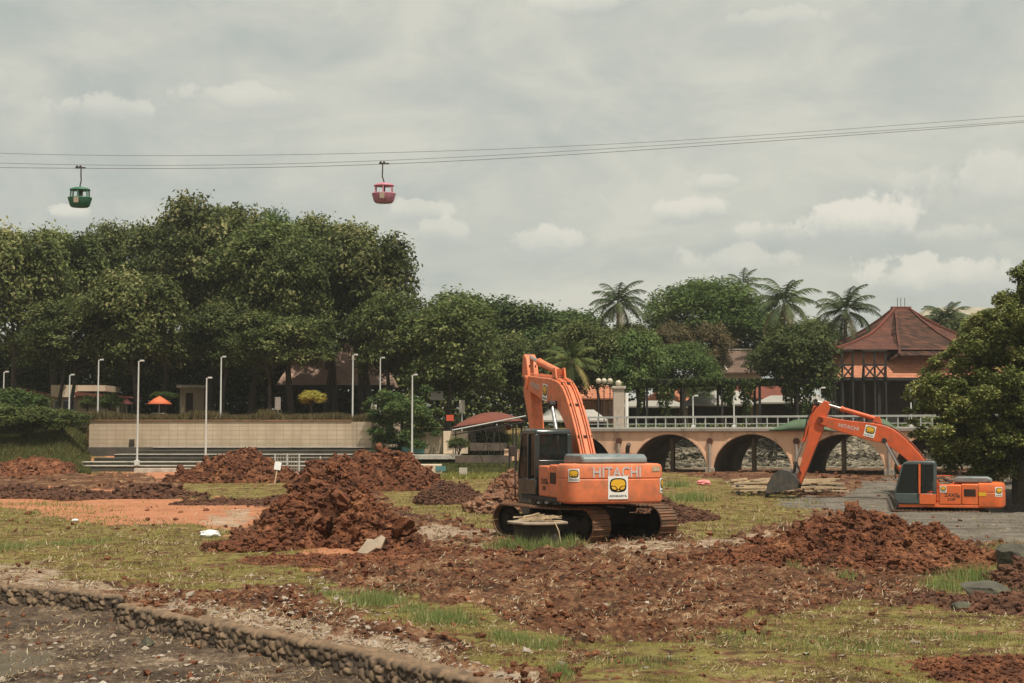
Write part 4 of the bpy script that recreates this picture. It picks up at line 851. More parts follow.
# ---------------------------------------------------------------- joglo (big tiled roof hall)
def joglo():
    Y = 118; s = F / Y; cx = XP(905, Y); z0 = 2.9; r = empty('tiled_roof_hall', (cx + 1.15, Y + 5, z0), R(3)); z = lambda y: P(0, y, Y).z - z0
    prof = [(7.2, z(352)), (5.2, z(340)), (3.6, z(330)), (2.5, z(319)), (1.15, z(306.5) + .2)]
    def ring(h_, zz, rx=0): return [(-h_ - rx, -h_, zz), (h_ + rx, -h_, zz), (h_ + rx, h_, zz), (-h_ - rx, h_, zz)]
    sides = {0: ('front_roof', M['joglo']), 1: ('right_roof', M['joglo']), 2: ('back_roof', M['joglo']), 3: ('left_roof', M['joglo'])}
    hs = [7.7, 5.4, 3.5, 2.2, 1.15, .25]; prof = list(zip(hs, [z(351.5), z(343), z(334), z(324), z(314), z(304)])); 
    for k, (nm, m) in sides.items():
        mb = MB()
        for (ha, za), (hb, zb_) in zip(prof[:-1], prof[1:]):
            ra = .35; a = ring(ha, za, ra); b = ring(hb, zb_, ra); j = (k + 1) % 4
            mb.add([a[k], a[j], b[j], b[k]], [(0, 1, 2, 3)])
        mb.build(nm, m, r, ang=60)
    m = MB(); m.box(-.85, .85, -.22, .22, prof[-1][1] - .1, prof[-1][1] + .22)
    for k in range(4):
        pts = [ring(h_ + .02, zz + .06, .35)[k] for h_, zz in prof]
        for a, b in zip(pts[:-1], pts[1:]): m.bar(a, b, .22, .16)
    m.build('ridge_tiles', M['red_roof'], r)
    m = MB(); 
    for x in (-.3, 0, .35): m.tube([(x, 0, prof[-1][1]), (x, 0, prof[-1][1] + 1.0)], .025, 6)
    m.build('roof_spikes', M['dark'], r)
    m = MB(); pf = [(.75, -.8, z(308)), (1.15, -2.4, z(320)), (1.7, -4.1, z(332)), (2.5, -7.0, z(348)), (2.9, -8.2, z(357.5))]
    for (wa, ya, za), (wb, yb, zb2) in zip(pf[:-1], pf[1:]):
        m.add([(-wa, ya, za), (wa, ya, za), (wb, yb, zb2), (-wb, yb, zb2)], [(3, 2, 1, 0)])
        for sg in (-1, 1): m.add([(sg * wa, ya, za), (sg * wb, yb, zb2), (sg * (wb + .9), yb + 1.2, zb2 - .5), (sg * (wa + .8), ya + 1.2, za - .7)], [(0, 1, 2, 3) if sg < 0 else (3, 2, 1, 0)])
    m.build('mossy_front_roof', M['joglo_moss'], r, ang=60)
    for sg in (-1, 1):
        m = MB()
        for a, b in zip(pf[:-1], pf[1:]): m.bar((sg * a[0], a[1], a[2] + .06), (sg * b[0], b[1], b[2] + .06), .18, .14)
        m.build('hip_tiles', M['joglo'], r)
    # lower bright skirt
    m = MB(); zt = z(352.5); zb_ = z(379); a = ring(6.3, zt); b = ring(7.9, zb_, .2)
    for k in range(4): j = (k + 1) % 4; m.add([b[k], b[j], a[j], a[k]], [(0, 1, 2, 3)])
    m.build('lower_roof', M['orange_tile'], r)
    m = MB()
    for k in range(4): j = (k + 1) % 4; p = ring(7.92, zb_, .2); m.bar(Vector(p[k]) - Vector((0, 0, .12)), Vector(p[j]) - Vector((0, 0, .12)), .12, .22)
    m.build('eave_board', M['wood_dark'], r)
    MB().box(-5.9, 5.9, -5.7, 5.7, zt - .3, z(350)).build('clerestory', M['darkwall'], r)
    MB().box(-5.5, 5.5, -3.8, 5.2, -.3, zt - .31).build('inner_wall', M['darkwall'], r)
    for x in np.arange(-5.2, 5.3, 1.5): MB().box(x - .55, x + .55, -4.02, -3.803, .2, 1.5).build('wall_panel', M['greywall'], r)
    for x in (-7.4, -4.4, -1.5, 1.5, 4.4, 7.4):
        for y in (-7.4, 7.4): MB().box(x - .12, x + .12, y - .12, y + .12, -.3, zb_ + .1).build('column', M['wood_dark'], r)
    tag(r, 'large hall with a steep tiered tiled roof behind the bridge', 'hall')
joglo()
def timber_frame(px0, px1, label):
    Y = 110; x0 = XP(px0, Y); w_ = XP(px1, Y) - x0; z = lambda y: P(0, y, Y).z - 2.9; r = empty('timber_tower', (x0, Y, 2.9)); m = MB(); t = .13
    for x in (0, w_ / 2, w_): MB().box(x - t / 2, x + t / 2, -t / 2, t / 2, -.3, z(350)).build('post', M['wood_dark'], r)
    for x in (0, w_): MB().bar((x, 2.2, -.3), (x, .12, z(366)), .1, .1).build('raking_strut', M['wood_dark'], r)
    m = MB()
    for y in (-.1,):
        for zz in (z(350.5), z(365), z(378)): MB().bar((-.1, y, zz), (w_ + .1, y, zz), .08, .16).build('rail', M['wood_dark'], r)
    m = MB()
    for a, b in ((0, w_ / 2), (w_ / 2, w_)):
        m.bar((a, -.18, z(365)), (b, -.18, z(378)), .07, .12); m.bar((b, -.26, z(365)), (a, -.26, z(378)), .07, .12)
    m.build('cross_braces', M['wood_dark'], r); tag(r, label, 'timber tower', 'timber towers before the hall')
timber_frame(832, 853, 'left one of two dark cross-braced timber towers before the tiled hall'); timber_frame(864, 886, 'right one of two dark cross-braced timber towers before the tiled hall')
def tiled_house():
    Y = 124; r = empty('tiled_house', (XP(740, Y), Y + 3, 2.9), R(-10)); z = lambda y: P(0, y, Y).z - 2.9
    gable_roof(r, 5.2, 5, z(372), z(348) - z(372), M['grey_tile'], hip=.22)
    MB().box(-2.4, 2.4, -2.3, 2.3, -.3, z(372) - .15).build('wall', M['beige'], r)
    m = MB(); m.bar((-1.6, -.05, z(348) + .05), (1.6, -.05, z(348) + .05), .2, .12); m.bar((-1.55, -.2, z(348) + .02), (-.6, -2.7, z(370)), .12, .1); m.build('ridge_cap', M['concrete_pale'], r)
    tag(r, 'house with a weathered grey-brown tiled roof between two trees', 'house')
tiled_house()
def far_roof():
    Y = 190; r = empty('far_building', (XP(985, Y), Y + 5, 2.9)); z = lambda y: P(0, y, Y).z - 2.9; gable_roof(r, 16, 9, z(318), z(304) - z(318), M['far_roof'], hip=.15)
    MB().box(-7.5, 7.5, -4, 4, -.3, z(318) - .15).build('wall', M['beige'], r); tag(r, 'distant building with a pale roof behind the right palm', 'building')
far_roof()

# ---------------------------------------------------------------- left buildings
def cream_building():
    Y = 116; z0 = 3.4; r = empty('cream_building', (XP(50, Y), Y, z0)); z = lambda y: P(0, y, Y).z - z0; X = lambda px: XP(px, Y) - XP(50, Y)
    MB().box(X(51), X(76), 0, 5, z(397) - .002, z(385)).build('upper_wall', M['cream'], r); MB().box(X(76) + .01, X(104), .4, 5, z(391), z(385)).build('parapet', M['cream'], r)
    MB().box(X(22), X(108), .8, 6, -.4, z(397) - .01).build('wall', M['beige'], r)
    m = MB(); m.prism([(X(76), z(392)), (X(136), z(397)), (X(136), z(398.5)), (X(76), z(396))], -.6, 2.2); m.build('red_canopy', M['red_roof'], r)
    m = MB(); m.prism([(X(18), z(387)), (X(50), z(395)), (X(50), z(397)), (X(18), z(390))], -.3, 2.2); m.build('side_canopy', M['red_roof'], r)
    for a, b in ((52, 58), (60, 66), (68, 72)):
        f = MB().box(X(a), X(b), .74, .797, z(412), z(400)).build('window', M['rail'], r); MB().box(X(a) + .06, X(b) - .06, .70, .737, z(411), z(401)).build('pane', M['glass'], f)
    MB().box(X(26), X(44), .6, .797, z(412), z(399)).build('dark_shopfront', M['darkwall'], r)
    for px in (112, 122, 134): MB().box(X(px) - .06, X(px) + .06, -.5, -.4, -.4, z(397)).build('canopy_post', M['wood_dark'], r)
    tag(r, 'low cream flat-roofed building with a red lean-to canopy under the trees', 'building')
    h = empty('small_hut', (XP(192, 118), 118, 3.4)); zz = lambda y: P(0, y, 118).z - 3.4
    MB().box(-1.0, 1.0, 0, 2, -.4, zz(388)).build('wall', M['beige'], h); MB().box(-1.25, 1.3, -.3, 2.3, zz(388) + .003, zz(385)).build('roof', M['concrete_pale'], h, bev=.03); MB().box(-.5, .1, -.03, -.004, zz(412), zz(393)).build('door', M['darkwall'], h)
    tag(h, 'small beige hut with flat roof between tree trunks right of the umbrella', 'hut')
cream_building()
def umbrella():
    Y = 106; z0 = 3.5; r = empty('market_umbrella', (XP(159.5, Y), Y, z0)); z = lambda y: P(0, y, Y).z - z0; m = MB(); n = 8; R1 = 13 / (F / Y)
    rim = [(R1 * math.cos(2 * math.pi * k / n), R1 * math.sin(2 * math.pi * k / n), z(404)) for k in range(n)]; mid = [(a * .45, b * .45, z(399)) for a, b, c in rim]; top = (0, 0, z(395.5))
    m.add(rim + mid + [top], [(k, (k + 1) % n, n + (k + 1) % n, n + k) for k in range(n)] + [(n + k, n + (k + 1) % n, 2 * n) for k in range(n)]); o = m.build('canopy', M['umbrella'], r); s = o.modifiers.new('s', 'SOLIDIFY'); s.thickness = .03
    MB().tube([(0, 0, -.2), (0, 0, z(396))], .05, 8).build('pole', M['rail'], r); MB().box(-.5, .5, -.5, .5, z(414), z(413)).build('table', M['concrete'], r)
    tag(r, 'orange-red market umbrella on the terrace', 'umbrella')
    for k, (px, lab) in enumerate([(127, 'pink parasol with a white tip beside the round bush'), (104, 'small pink parasol left of the round bush')]):
        q = empty('pink_parasol', (XP(px, 108), 108, 3.5)); R1 = .55 - .15 * k; zz = P(0, 404, 108).z - 3.5; m = MB(); n = 8
        rim = [(R1 * math.cos(2 * math.pi * i / n), R1 * math.sin(2 * math.pi * i / n), zz) for i in range(n)]; m.add(rim + [(0, 0, zz + .42)], [(i, (i + 1) % n, n) for i in range(n)]); o = m.build('canopy', M['pink_plastic'], q); s = o.modifiers.new('s', 'SOLIDIFY'); s.thickness = .02
        MB().tube([(0, 0, -.2), (0, 0, zz + .4)], .03, 6).build('pole', M['rail'], q); tag(q, lab, 'parasol')
umbrella()
def pavilion():
    Y = 122; z0 = 3.4; r = empty('open_pavilion', (XP(335, Y), Y + 4, z0)); z = lambda y: P(0, y, Y).z - z0
    gable_roof(r, 9.6, 7, z(385), z(336) - z(385), M['pink_tile'], hip=.2)
    m = MB(); m.box(-5, 5, -3.95, -3.75, z(389), z(385)); m.build('eave_beam', M['wood_dark'], r)
    for x in (-4.4, -2.2, 0, 2.2, 4.4): MB().box(x - .12, x + .12, -3.5, -3.26, -.3, z(389)).build('column', M['wood_dark'], r)
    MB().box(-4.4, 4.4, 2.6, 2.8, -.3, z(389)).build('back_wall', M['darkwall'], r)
    tag(r, 'open pavilion with a large pinkish sloping roof behind thin trunks', 'pavilion')
    for px, a, b, lab, m in ((278, 397, 410, 'small white panel standing at the left of the open pavilion', M['white']), (374, 400, 415, 'pale pedestal post in front of the open pavilion', M['concrete_pale']), (462, 400, 413, 'small pale board under the middle trees', M['concrete_pale'])):
        q = empty('notice_board', (XP(px, 108), 108, 3.3)); zz = lambda y: P(0, y, 108).z - 3.3; MB().box(-.22, .22, -.03, .03, zz(b), zz(a)).build('board', m, q, bev=.01); MB().box(-.04, .04, .035, .09, -.2, zz(a) - .1).build('post', M['lamp_post'], q); tag(q, lab, 'board')
    q = empty('concrete_bench', (XP(271, 104.6), 104.6, 3.5)); MB().box(-.75, .75, -.25, .25, .75, .9).build('seat', M['concrete_pale'], q, bev=.01)
    for x in (-.6, .6): MB().box(x - .08, x + .08, -.2, .2, -.1, .745).build('leg', M['concrete'], q)
    tag(q, 'concrete bench on the grass above the tan wall', 'bench')
pavilion()
def pool_area():
    # red-roofed pavilion with a leaning pipe truss
    Y = 97; z0 = 1.7; r = empty('red_roof_pavilion', (XP(488, Y), Y + 2.5, z0)); z = lambda y: P(0, y, Y).z - z0; n = 10; w_ = 36 / (F / Y); V = []; 
    for i in range(n + 1):
        for j in range(7):
            u = i / n * 2 - 1; v = j / 6 * 2 - 1; V.append((u * w_, v * 2.6, z(427) + (z(415) - z(427)) * (1 - u * u) * (1 - .9 * v * v) + .0 + .45 * (u + 1) / 2))
    Fa = [(i * 7 + j, (i + 1) * 7 + j, (i + 1) * 7 + j + 1, i * 7 + j + 1) for i in range(n) for j in range(6)]
    o = mesh_np('curved_roof', V, Fa, M['red_roof'], r, smooth=True); s = o.modifiers.new('s', 'SOLIDIFY'); s.thickness = .08
    for x in (-2.2, -.9, .4, 1.7, 2.3):
        for y in (-2.3, 2.3): MB().tube([(x, y, -.3), (x, y, z(427) + .2)], .05, 8).build('post', M['wood_dark'], r)
    m = MB(); a = Vector((XP(452, 94) - XP(488, Y), -5.2, z(430.5))); b = Vector((XP(526, 94) - XP(488, Y), -5.2, z(416.5))); m.tube([a, b], .05, 8); 
    m.build('edge_pipe', M['rail'], r); m = MB(); a2 = a - Vector((0, 0, .3)); b2 = b - Vector((0, 0, .4)); m.tube([a2, b2], .04, 8)
    for k in range(9): p = a.lerp(b, k / 8); q = a2.lerp(b2, min(1, (k + .5) / 8)); m.tube([p, q], .02, 6)
    for k in (.45, .62, .98): p = a2.lerp(b2, k); m.tube([p, (p.x + .3, p.y - .3, -.8)], .03, 6)
    for (p0, p1) in (((459, 452), (470, 432)), ((483, 462), (468, 430)), ((480, 455), (492, 428)), ((489, 447), (500, 425))):
        A_ = P(*p0, 92) - Vector((XP(488, Y), Y + 2.5, z0)); B_ = P(*p1, 92) - Vector((XP(488, Y), Y + 2.5, z0)); m.tube([A_, B_], .022, 6)
    m.build('pipe_truss', M['wood_dark'], r)
    tag(r, 'small pavilion with a curved red roof and leaning pipe truss', 'pavilion')
    def block(name, px0, px1, y0, y1, Y, d, m, label, cat, kids=()):
        a = P(px0, y1, Y); b = P(px1, y0, Y); q = empty(name, (a.x, Y, a.z)); MB().box(0, b.x - a.x, 0, d, -.12, b.z - a.z).build('wall', m, q, bev=.01)
        for (nm, c0, c1, e0, e1, mm) in kids:
            MB().box(XP(c0, Y) - a.x, XP(c1, Y) - a.x, -.04, -.003, P(0, e1, Y).z - a.z, P(0, e0, Y).z - a.z).build(nm, mm, q)
        tag(q, label, cat)
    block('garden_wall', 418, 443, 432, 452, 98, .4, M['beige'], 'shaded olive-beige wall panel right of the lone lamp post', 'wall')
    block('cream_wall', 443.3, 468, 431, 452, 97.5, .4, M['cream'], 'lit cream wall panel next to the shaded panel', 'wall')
    block('cream_kiosk', 466, 506, 425, 441, 100.5, .5, M['cream'], 'cream kiosk wall with dark openings under the red roof', 'kiosk', (('opening', 474, 480, 432, 440, M['darkwall']), ('opening', 482, 485, 426, 438, M['darkwall'])))
    block('low_dark_wall', 470, 507, 443, 449, 96.5, .4, M['vault'], 'low dark garden wall between two green strips', 'wall')
    block('lower_dark_wall', 455, 512, 455.5, 461, 92, .4, M['vault'], 'lowest dark garden wall above the dry pond edge', 'wall')
    block('stone_path', 400, 460, 455, 457.5, 94.5, 3, M['concrete_pale'], 'pale paved ledge leading right from the lone lamp post', 'ledge')
    block('salmon_wall', 504, 540, 449, 459, 95, .3, M['salmon'], 'low pink-salmon wall directly left of the near excavator cab', 'wall')
    block('slab_bench', 412, 441, 464.5, 472, 84, 1.4, M['cream'], 'salmon-cream concrete slab with teal ends at the pond edge', 'slab', (('teal_side', 411.7, 420, 467, 473, M['teal']), ('teal_end', 436, 446, 466, 471, M['teal'])))
    block('teal_box', 402, 424, 447, 452, 97, .6, M['teal'], 'row of teal boxes behind the lone lamp post', 'box')
    block('stone_block', 459, 467, 468, 476, 84, .5, M['concrete_pale'], 'small pale stone block on the grass near the pond edge', 'block')
    for px, y0, y1, Y, m, lab in ((450, 415, 421, 106, M['red'], 'bright orange-red square sign beneath the middle trees'), (507, 424, 430, 102, M['red'], 'small orange-red sign under the end of the red roof'), (437, 391, 400, 112, M['plastic'], 'white awning panel among the middle tree trunks')):
        a = P(px, y0, Y); b = P(px, y1, Y); q = empty('sign_board', (a.x, Y, 2.4)); w2 = .28 if px != 437 else .5; MB().box(-w2, w2, -.03, .03, b.z - 2.4, a.z - 2.4).build('panel', m, q, bev=.01); MB().box(-.04, .04, .035, .1, -.6, a.z - 2.5).build('post', M['wood_dark'], q); tag(q, lab, 'sign')
pool_area()

def lawn_tufts():
    rg = np.random.default_rng(31); n = 16000; px = rg.uniform(425, 590, n); Y = rg.uniform(80, 100, n); xy = np.column_stack([(px - 512) / F * Y, Y]); v, f, t = blades(xy, np.full(n, .22), .06, rg, z=H(xy[:, 0], xy[:, 1]), lean=.8)
    tag(mesh_np('lawn_grass', v, f, M['grass'], tint=t), kind='stuff')
lawn_tufts()
# ---------------------------------------------------------------- vegetation
def crown_mesh(name, seed, ncl, lpc, leaf, m, flat=.8, droop=0, up=.5, lw=.5, rad=(.22, .40), lowcut=-.75):
    rg = np.random.default_rng(seed); C_ = []; Nn = []; T = []
    d = rg.normal(size=(ncl, 3)); d /= np.linalg.norm(d, axis=1, keepdims=True); d[:, 2] = np.where(d[:, 2] < lowcut, -d[:, 2], d[:, 2])
    cc = d * (rg.uniform(.35, .85, ncl) ** .7)[:, None] * np.array([1, 1, .95]); cr = rg.uniform(*rad, ncl)
    for c, r_ in zip(cc, cr):
        n = int(lpc * (r_ / .3) ** 2 * rg.uniform(.7, 1.2)) // 7 + 1; e = rg.normal(size=(n, 3)); e /= np.linalg.norm(e, axis=1, keepdims=True); e[:, 2] = np.where(e[:, 2] < -.45, -e[:, 2], e[:, 2])
        # sub-lumps so the outline breaks up
        lump = 1 + .28 * (vn2(e[:, 0] * 3 + c[0] * 9, e[:, 1] * 3 + e[:, 2] * 5, seed) - .5) * 2
        pos = c + e * (r_ * lump * rg.uniform(.55, 1.08, n))[:, None] * np.array([1, 1, flat]); pos[:, 2] -= droop * r_ * (e[:, 0] ** 2 + e[:, 1] ** 2)
        pos = np.repeat(pos, 7, 0) + rg.normal(size=(7 * n, 3)) * leaf * np.array([.75, .75, .5]); ct = np.repeat(rg.random(n), 7); e = np.repeat(e, 7, 0); n = 7 * n
        C_.append(pos); Nn.append(e * .8 + rg.normal(size=(n, 3)) * .55 + np.array([0, 0, up])); tb = rg.random(); T.append(np.clip(.3 * rg.random(n) + .45 * ct + .3 * tb, 0, 1))
    C_ = np.concatenate(C_); Nn = np.concatenate(Nn); T = np.concatenate(T)
    v, f, _ = leafcards(C_, Nn, leaf, leaf * lw, rg); me = mesh_np(name, v, f, m, tint=T); d_ = me.data; bpy.data.objects.remove(me); return d_, cc
CR = {}
for k in range(3): CR['broad', k] = crown_mesh('crown_broad', 100 + k, 74, 460, .072, M['leaf_dark'], rad=(.10, .40))
for k in range(2): CR['small', k] = crown_mesh('crown_small', 120 + k, 48, 300, .095, M['leaf_mid'], rad=(.2, .42))
for k in range(2): CR['feather', k] = crown_mesh('crown_feather', 130 + k, 64, 380, .095, M['leaf_mid'], flat=.45, droop=.7, up=.1, lw=.3)
CR['bush', 0] = crown_mesh('crown_bush', 140, 30, 200, .13, M['leaf_mid'], rad=(.25, .45), lowcut=-.4)
def tree(px, Y, x0, x1, yt, yb, kind, m, label, name='broadleaf_tree', seed=0, var=0, group='trees behind the site', base=None, trunks=1, lean=0, dy=1.0, cat='tree', bark='bark'):
    s = F / Y; cx = XP((x0 + x1) / 2, Y); rx = (x1 - x0) / 2 / s * 1.04; zt = P(0, yt, Y).z; zb = P(0, yb, Y).z; rz = (zt - zb) / 2; gz = float(H(XP(px, Y), Y)) if base is None else base
    r = empty(name, (XP(px, Y), Y, gz)); me, cc = CR[kind, var]; o = bpy.data.objects.new('crown', me); col.objects.link(o); o.parent = r
    o.location = (cx - XP(px, Y), 0, (zt + zb) / 2 - gz); o.scale = (rx, rx * dy, rz); 
    o.rotation_euler = (0, 0, 0)
    o.material_slots[0].link = 'OBJECT'; o.material_slots[0].material = m
    rg = random.Random(seed * 7 + int(px)); mb = MB(); H_ = zt - gz; tr = max(.07, H_ * .018)
    for k in range(trunks):
        bx = (k - (trunks - 1) / 2) * .9; top = Vector((o.location.x + rg.uniform(-.2, .2) * rx, rg.uniform(-.2, .2) * rx, (zt + zb) / 2 - gz)); base_ = Vector((bx, 0, -.4)); mid = base_.lerp(top, .5) + Vector((rg.uniform(-.3, .3), 0, 0))
        mb.tube([base_, Vector((bx, 0, .3)), mid, top], [tr * 1.5, tr * 1.1, tr * .8, tr * .45], 8)
        for j in range(9):
            c = cc[(j * 3 + k) % len(cc)]; q = Vector((o.location.x + c[0] * rx, c[1] * rx * dy, o.location.z + c[2] * rz)); st = mid.lerp(top, rg.uniform(0, .9)); mb.tube([st, st.lerp(q, .5) + Vector((0, 0, .15 * rz)), q], [tr * .4, tr * .28, tr * .1], 6)
    mb.build('trunk', M[bark], r); tag(r, label, cat, group); return r
g1 = 'tall dark grove trees on the left'
LD, LF, LM, LB_, LBr, LY_ = M['leaf_dark'], M['leaf_flush'], M['leaf_mid'], M['leaf_bright'], M['leaf_brown'], M['leaf_yellow']
tree(15, 114, -50, 72, 226, 372, 'broad', LF, 'broad dark tree at the far left edge of the grove', seed=1, var=0, group=g1)
tree(-70, 118, -150, -25, 235, 385, 'broad', LD, 'dark tree standing just beyond the left picture edge', seed=2, var=1, group=g1)
tree(108, 128, 62, 158, 222, 345, 'broad', LF, 'tree of the left grove rising behind the broad front crown', seed=3, var=2, group=g1)
tree(62, 109, 20, 130, 300, 388, 'broad', LD, 'low dark tree with forked trunk before the cream building', seed=4, var=1, group=g1, trunks=2)
tree(140, 108, 72, 192, 270, 392, 'broad', LF, 'front tree with pale-flecked layered crown left of the grove centre', seed=5, var=0, group=g1)
tree(210, 118, 148, 275, 196, 350, 'broad', LF, 'tallest grove tree with pale flushed leaves at its top', seed=6, var=1, group=g1)
tree(258, 130, 228, 312, 202, 330, 'feather', LM, 'green feathery-topped tree just right of the tallest one', seed=7, var=0, group=g1)
tree(175, 132, 142, 215, 205, 330, 'feather', LM, 'green tree peeking out behind the left shoulder of the tallest one', seed=8, var=1, group=g1)
tree(292, 112, 240, 345, 238, 372, 'broad', LD, 'very dark grove tree at the centre right of the grove', seed=9, var=2, group=g1)
tree(222, 110, 180, 270, 300, 385, 'broad', LD, 'dark low-crowned tree in the middle of the grove', seed=10, var=0, group=g1)
tree(368, 116, 296, 424, 226, 372, 'broad', LF, 'large tree with brownish flushed crown at the right end of the grove', seed=11, var=0, group=g1, trunks=2)
tree(330, 118, 290, 375, 250, 368, 'broad', LD, 'dark thin-trunked tree before the open pavilion', seed=12, var=1, group=g1, trunks=2)
tree(250, 114, 205, 330, 222, 345, 'broad', LD, 'dark grove tree filling the gap right of the tallest one', seed=13, var=2, group=g1)
tree(330, 124, 280, 385, 216, 330, 'broad', LF, 'grove tree with flushed top behind the right-end tree', seed=14, var=1, group=g1)
tree(165, 120, 115, 222, 225, 355, 'broad', LD, 'dark grove tree in the gap left of the tallest one', seed=15, var=1, group=g1)
tree(55, 122, 5, 112, 228, 350, 'broad', LD, 'dark grove tree between the two leftmost crowns', seed=16, var=0, group=g1)
tree(395, 112, 345, 432, 290, 392, 'broad', LD, 'lower dark tree under the right end of the grove', seed=17, var=2, group=g1)
tree(270, 108, 225, 330, 312, 384, 'broad', LD, 'low dark tree hanging before the pavilion roof on its left', seed=18, var=1, group=g1)
for i, (px, a, b, t, lab) in enumerate([(30, -20, 90, 330, 'shadowed tree far back behind the cream building'), (165, 100, 235, 325, 'shadowed tree far back behind the orange umbrella'), (260, 200, 325, 320, 'shadowed tree far back behind the dark trunks')]):
    tree(px, 128 + i, a, b, t, 418, 'broad', LD, lab, seed=20 + i, var=i % 3, group='shadowed trees at the back of the grove')
g2 = 'trees in the middle distance'
tree(447, 110, 390, 512, 298, 412, 'broad', LD, 'wide dark tree between the grove and the near excavator', seed=30, var=2, group=g2)
tree(470, 142, 400, 535, 291, 400, 'broad', LM, 'green rounded tree crown behind the wide dark tree', seed=31, var=0, group=g2)
tree(545, 140, 490, 620, 304, 405, 'broad', LM, 'olive-green tree on the skyline above the excavator boom', seed=32, var=1, group=g2)
tree(520, 118, 478, 560, 335, 418, 'broad', LD, 'dark tree directly behind the near excavator boom', seed=33, var=0, group=g2)
tree(598, 114, 552, 640, 322, 412, 'broad', LD, 'dark tree behind the globe lamps', seed=34, var=1, group=g2)
tree(636, 106, 607, 668, 330, 412, 'small', LB_, 'fresh green round tree just right of the globe lamps', seed=35, var=0, group=g2)
tree(688, 112, 652, 718, 338, 400, 'feather', LB_, 'light green feathery tree above the pergola', seed=36, var=1, group=g2, bark='bark_pale')
tree(672, 124, 650, 692, 322, 372, 'small', LBr, 'brown-tipped tree, left one of the pair below the big dome crown', seed=37, var=1, group=g2)
tree(705, 126, 688, 732, 322, 380, 'small', LBr, 'brown-tipped tree, right one of the pair below the big dome crown', seed=38, var=0, group=g2)
tree(708, 134, 643, 764, 273, 352, 'feather', LM, 'big domed green tree on the skyline left of the tall palms', seed=39, var=0, group=g2)
tree(742, 138, 700, 790, 292, 372, 'feather', LM, 'green tree at the right shoulder of the domed crown', seed=40, var=1, group=g2)
tree(792, 106, 750, 834, 324, 402, 'small', LD, 'rounded dark green tree left of the timber towers', seed=41, var=1, group=g2)
tree(800, 134, 760, 860, 318, 400, 'broad', LD, 'dark tree behind the rounded tree near the tall palms', seed=42, var=2, group=g2)
tree(640, 132, 590, 680, 322, 400, 'broad', LD, 'dark tree in the gap behind the fresh green round tree', seed=43, var=0, group=g2)
tree(990, 140, 930, 1080, 318, 400, 'broad', LD, 'dark far tree behind the tiled hall at the right', seed=44, var=1, group=g2)
tree(880, 150, 830, 960, 332, 410, 'broad', LD, 'dark far tree behind the tiled hall at its left', seed=45, var=0, group=g2)
# shrubs on the left bank
for i, (px, Y, a, b, t, bt, k, m, lab) in enumerate([(495, 99, 478, 512, 432, 450, 'bush', LD, 'dark shrub under the red-roofed pavilion'), (432, 99, 420, 444, 443, 455, 'bush', LD, 'low dark shrub at the foot of the shaded wall panel'), (20, 98, -12, 50, 390, 432, 'bush', LM, 'green shrub at the far left of the bank'), (70, 97, 45, 92, 410, 436, 'bush', LD, 'dark shrub beside the left end of the tan wall'), (42, 95, 15, 75, 408, 438, 'bush', LD, 'dark shrub in the middle of the left bank'),
                                                     (-15, 94, -55, 18, 400, 440, 'bush', LD, 'dark shrub cut by the left picture edge'), (112, 106, 100, 124, 394, 415, 'bush', LB_, 'round glossy bush between the two pink parasols'), (88, 107, 80, 100, 396, 414, 'bush', LD, 'small dark bush in front of the cream building'),
                                                     (455, 95, 448, 470, 438, 453, 'bush', LD, 'small dark bush against the cream wall panel')]):
    tree(px, Y, a, b, t, bt, k, m, lab, seed=60 + i, var=0, group='shrubs around the terrace', name='shrub', cat='shrub')
tree(315, 107, 300, 326, 391, 409, 'bush', M['yellow_bush'], 'yellow-leaved round bush before the open pavilion', seed=70, group='shrubs around the terrace', name='shrub', cat='shrub')
tree(168, 107, 150, 178, 392, 402, 'bush', LB_, 'light green bush directly behind the orange umbrella', seed=71, group='shrubs around the terrace', name='shrub', cat='shrub')
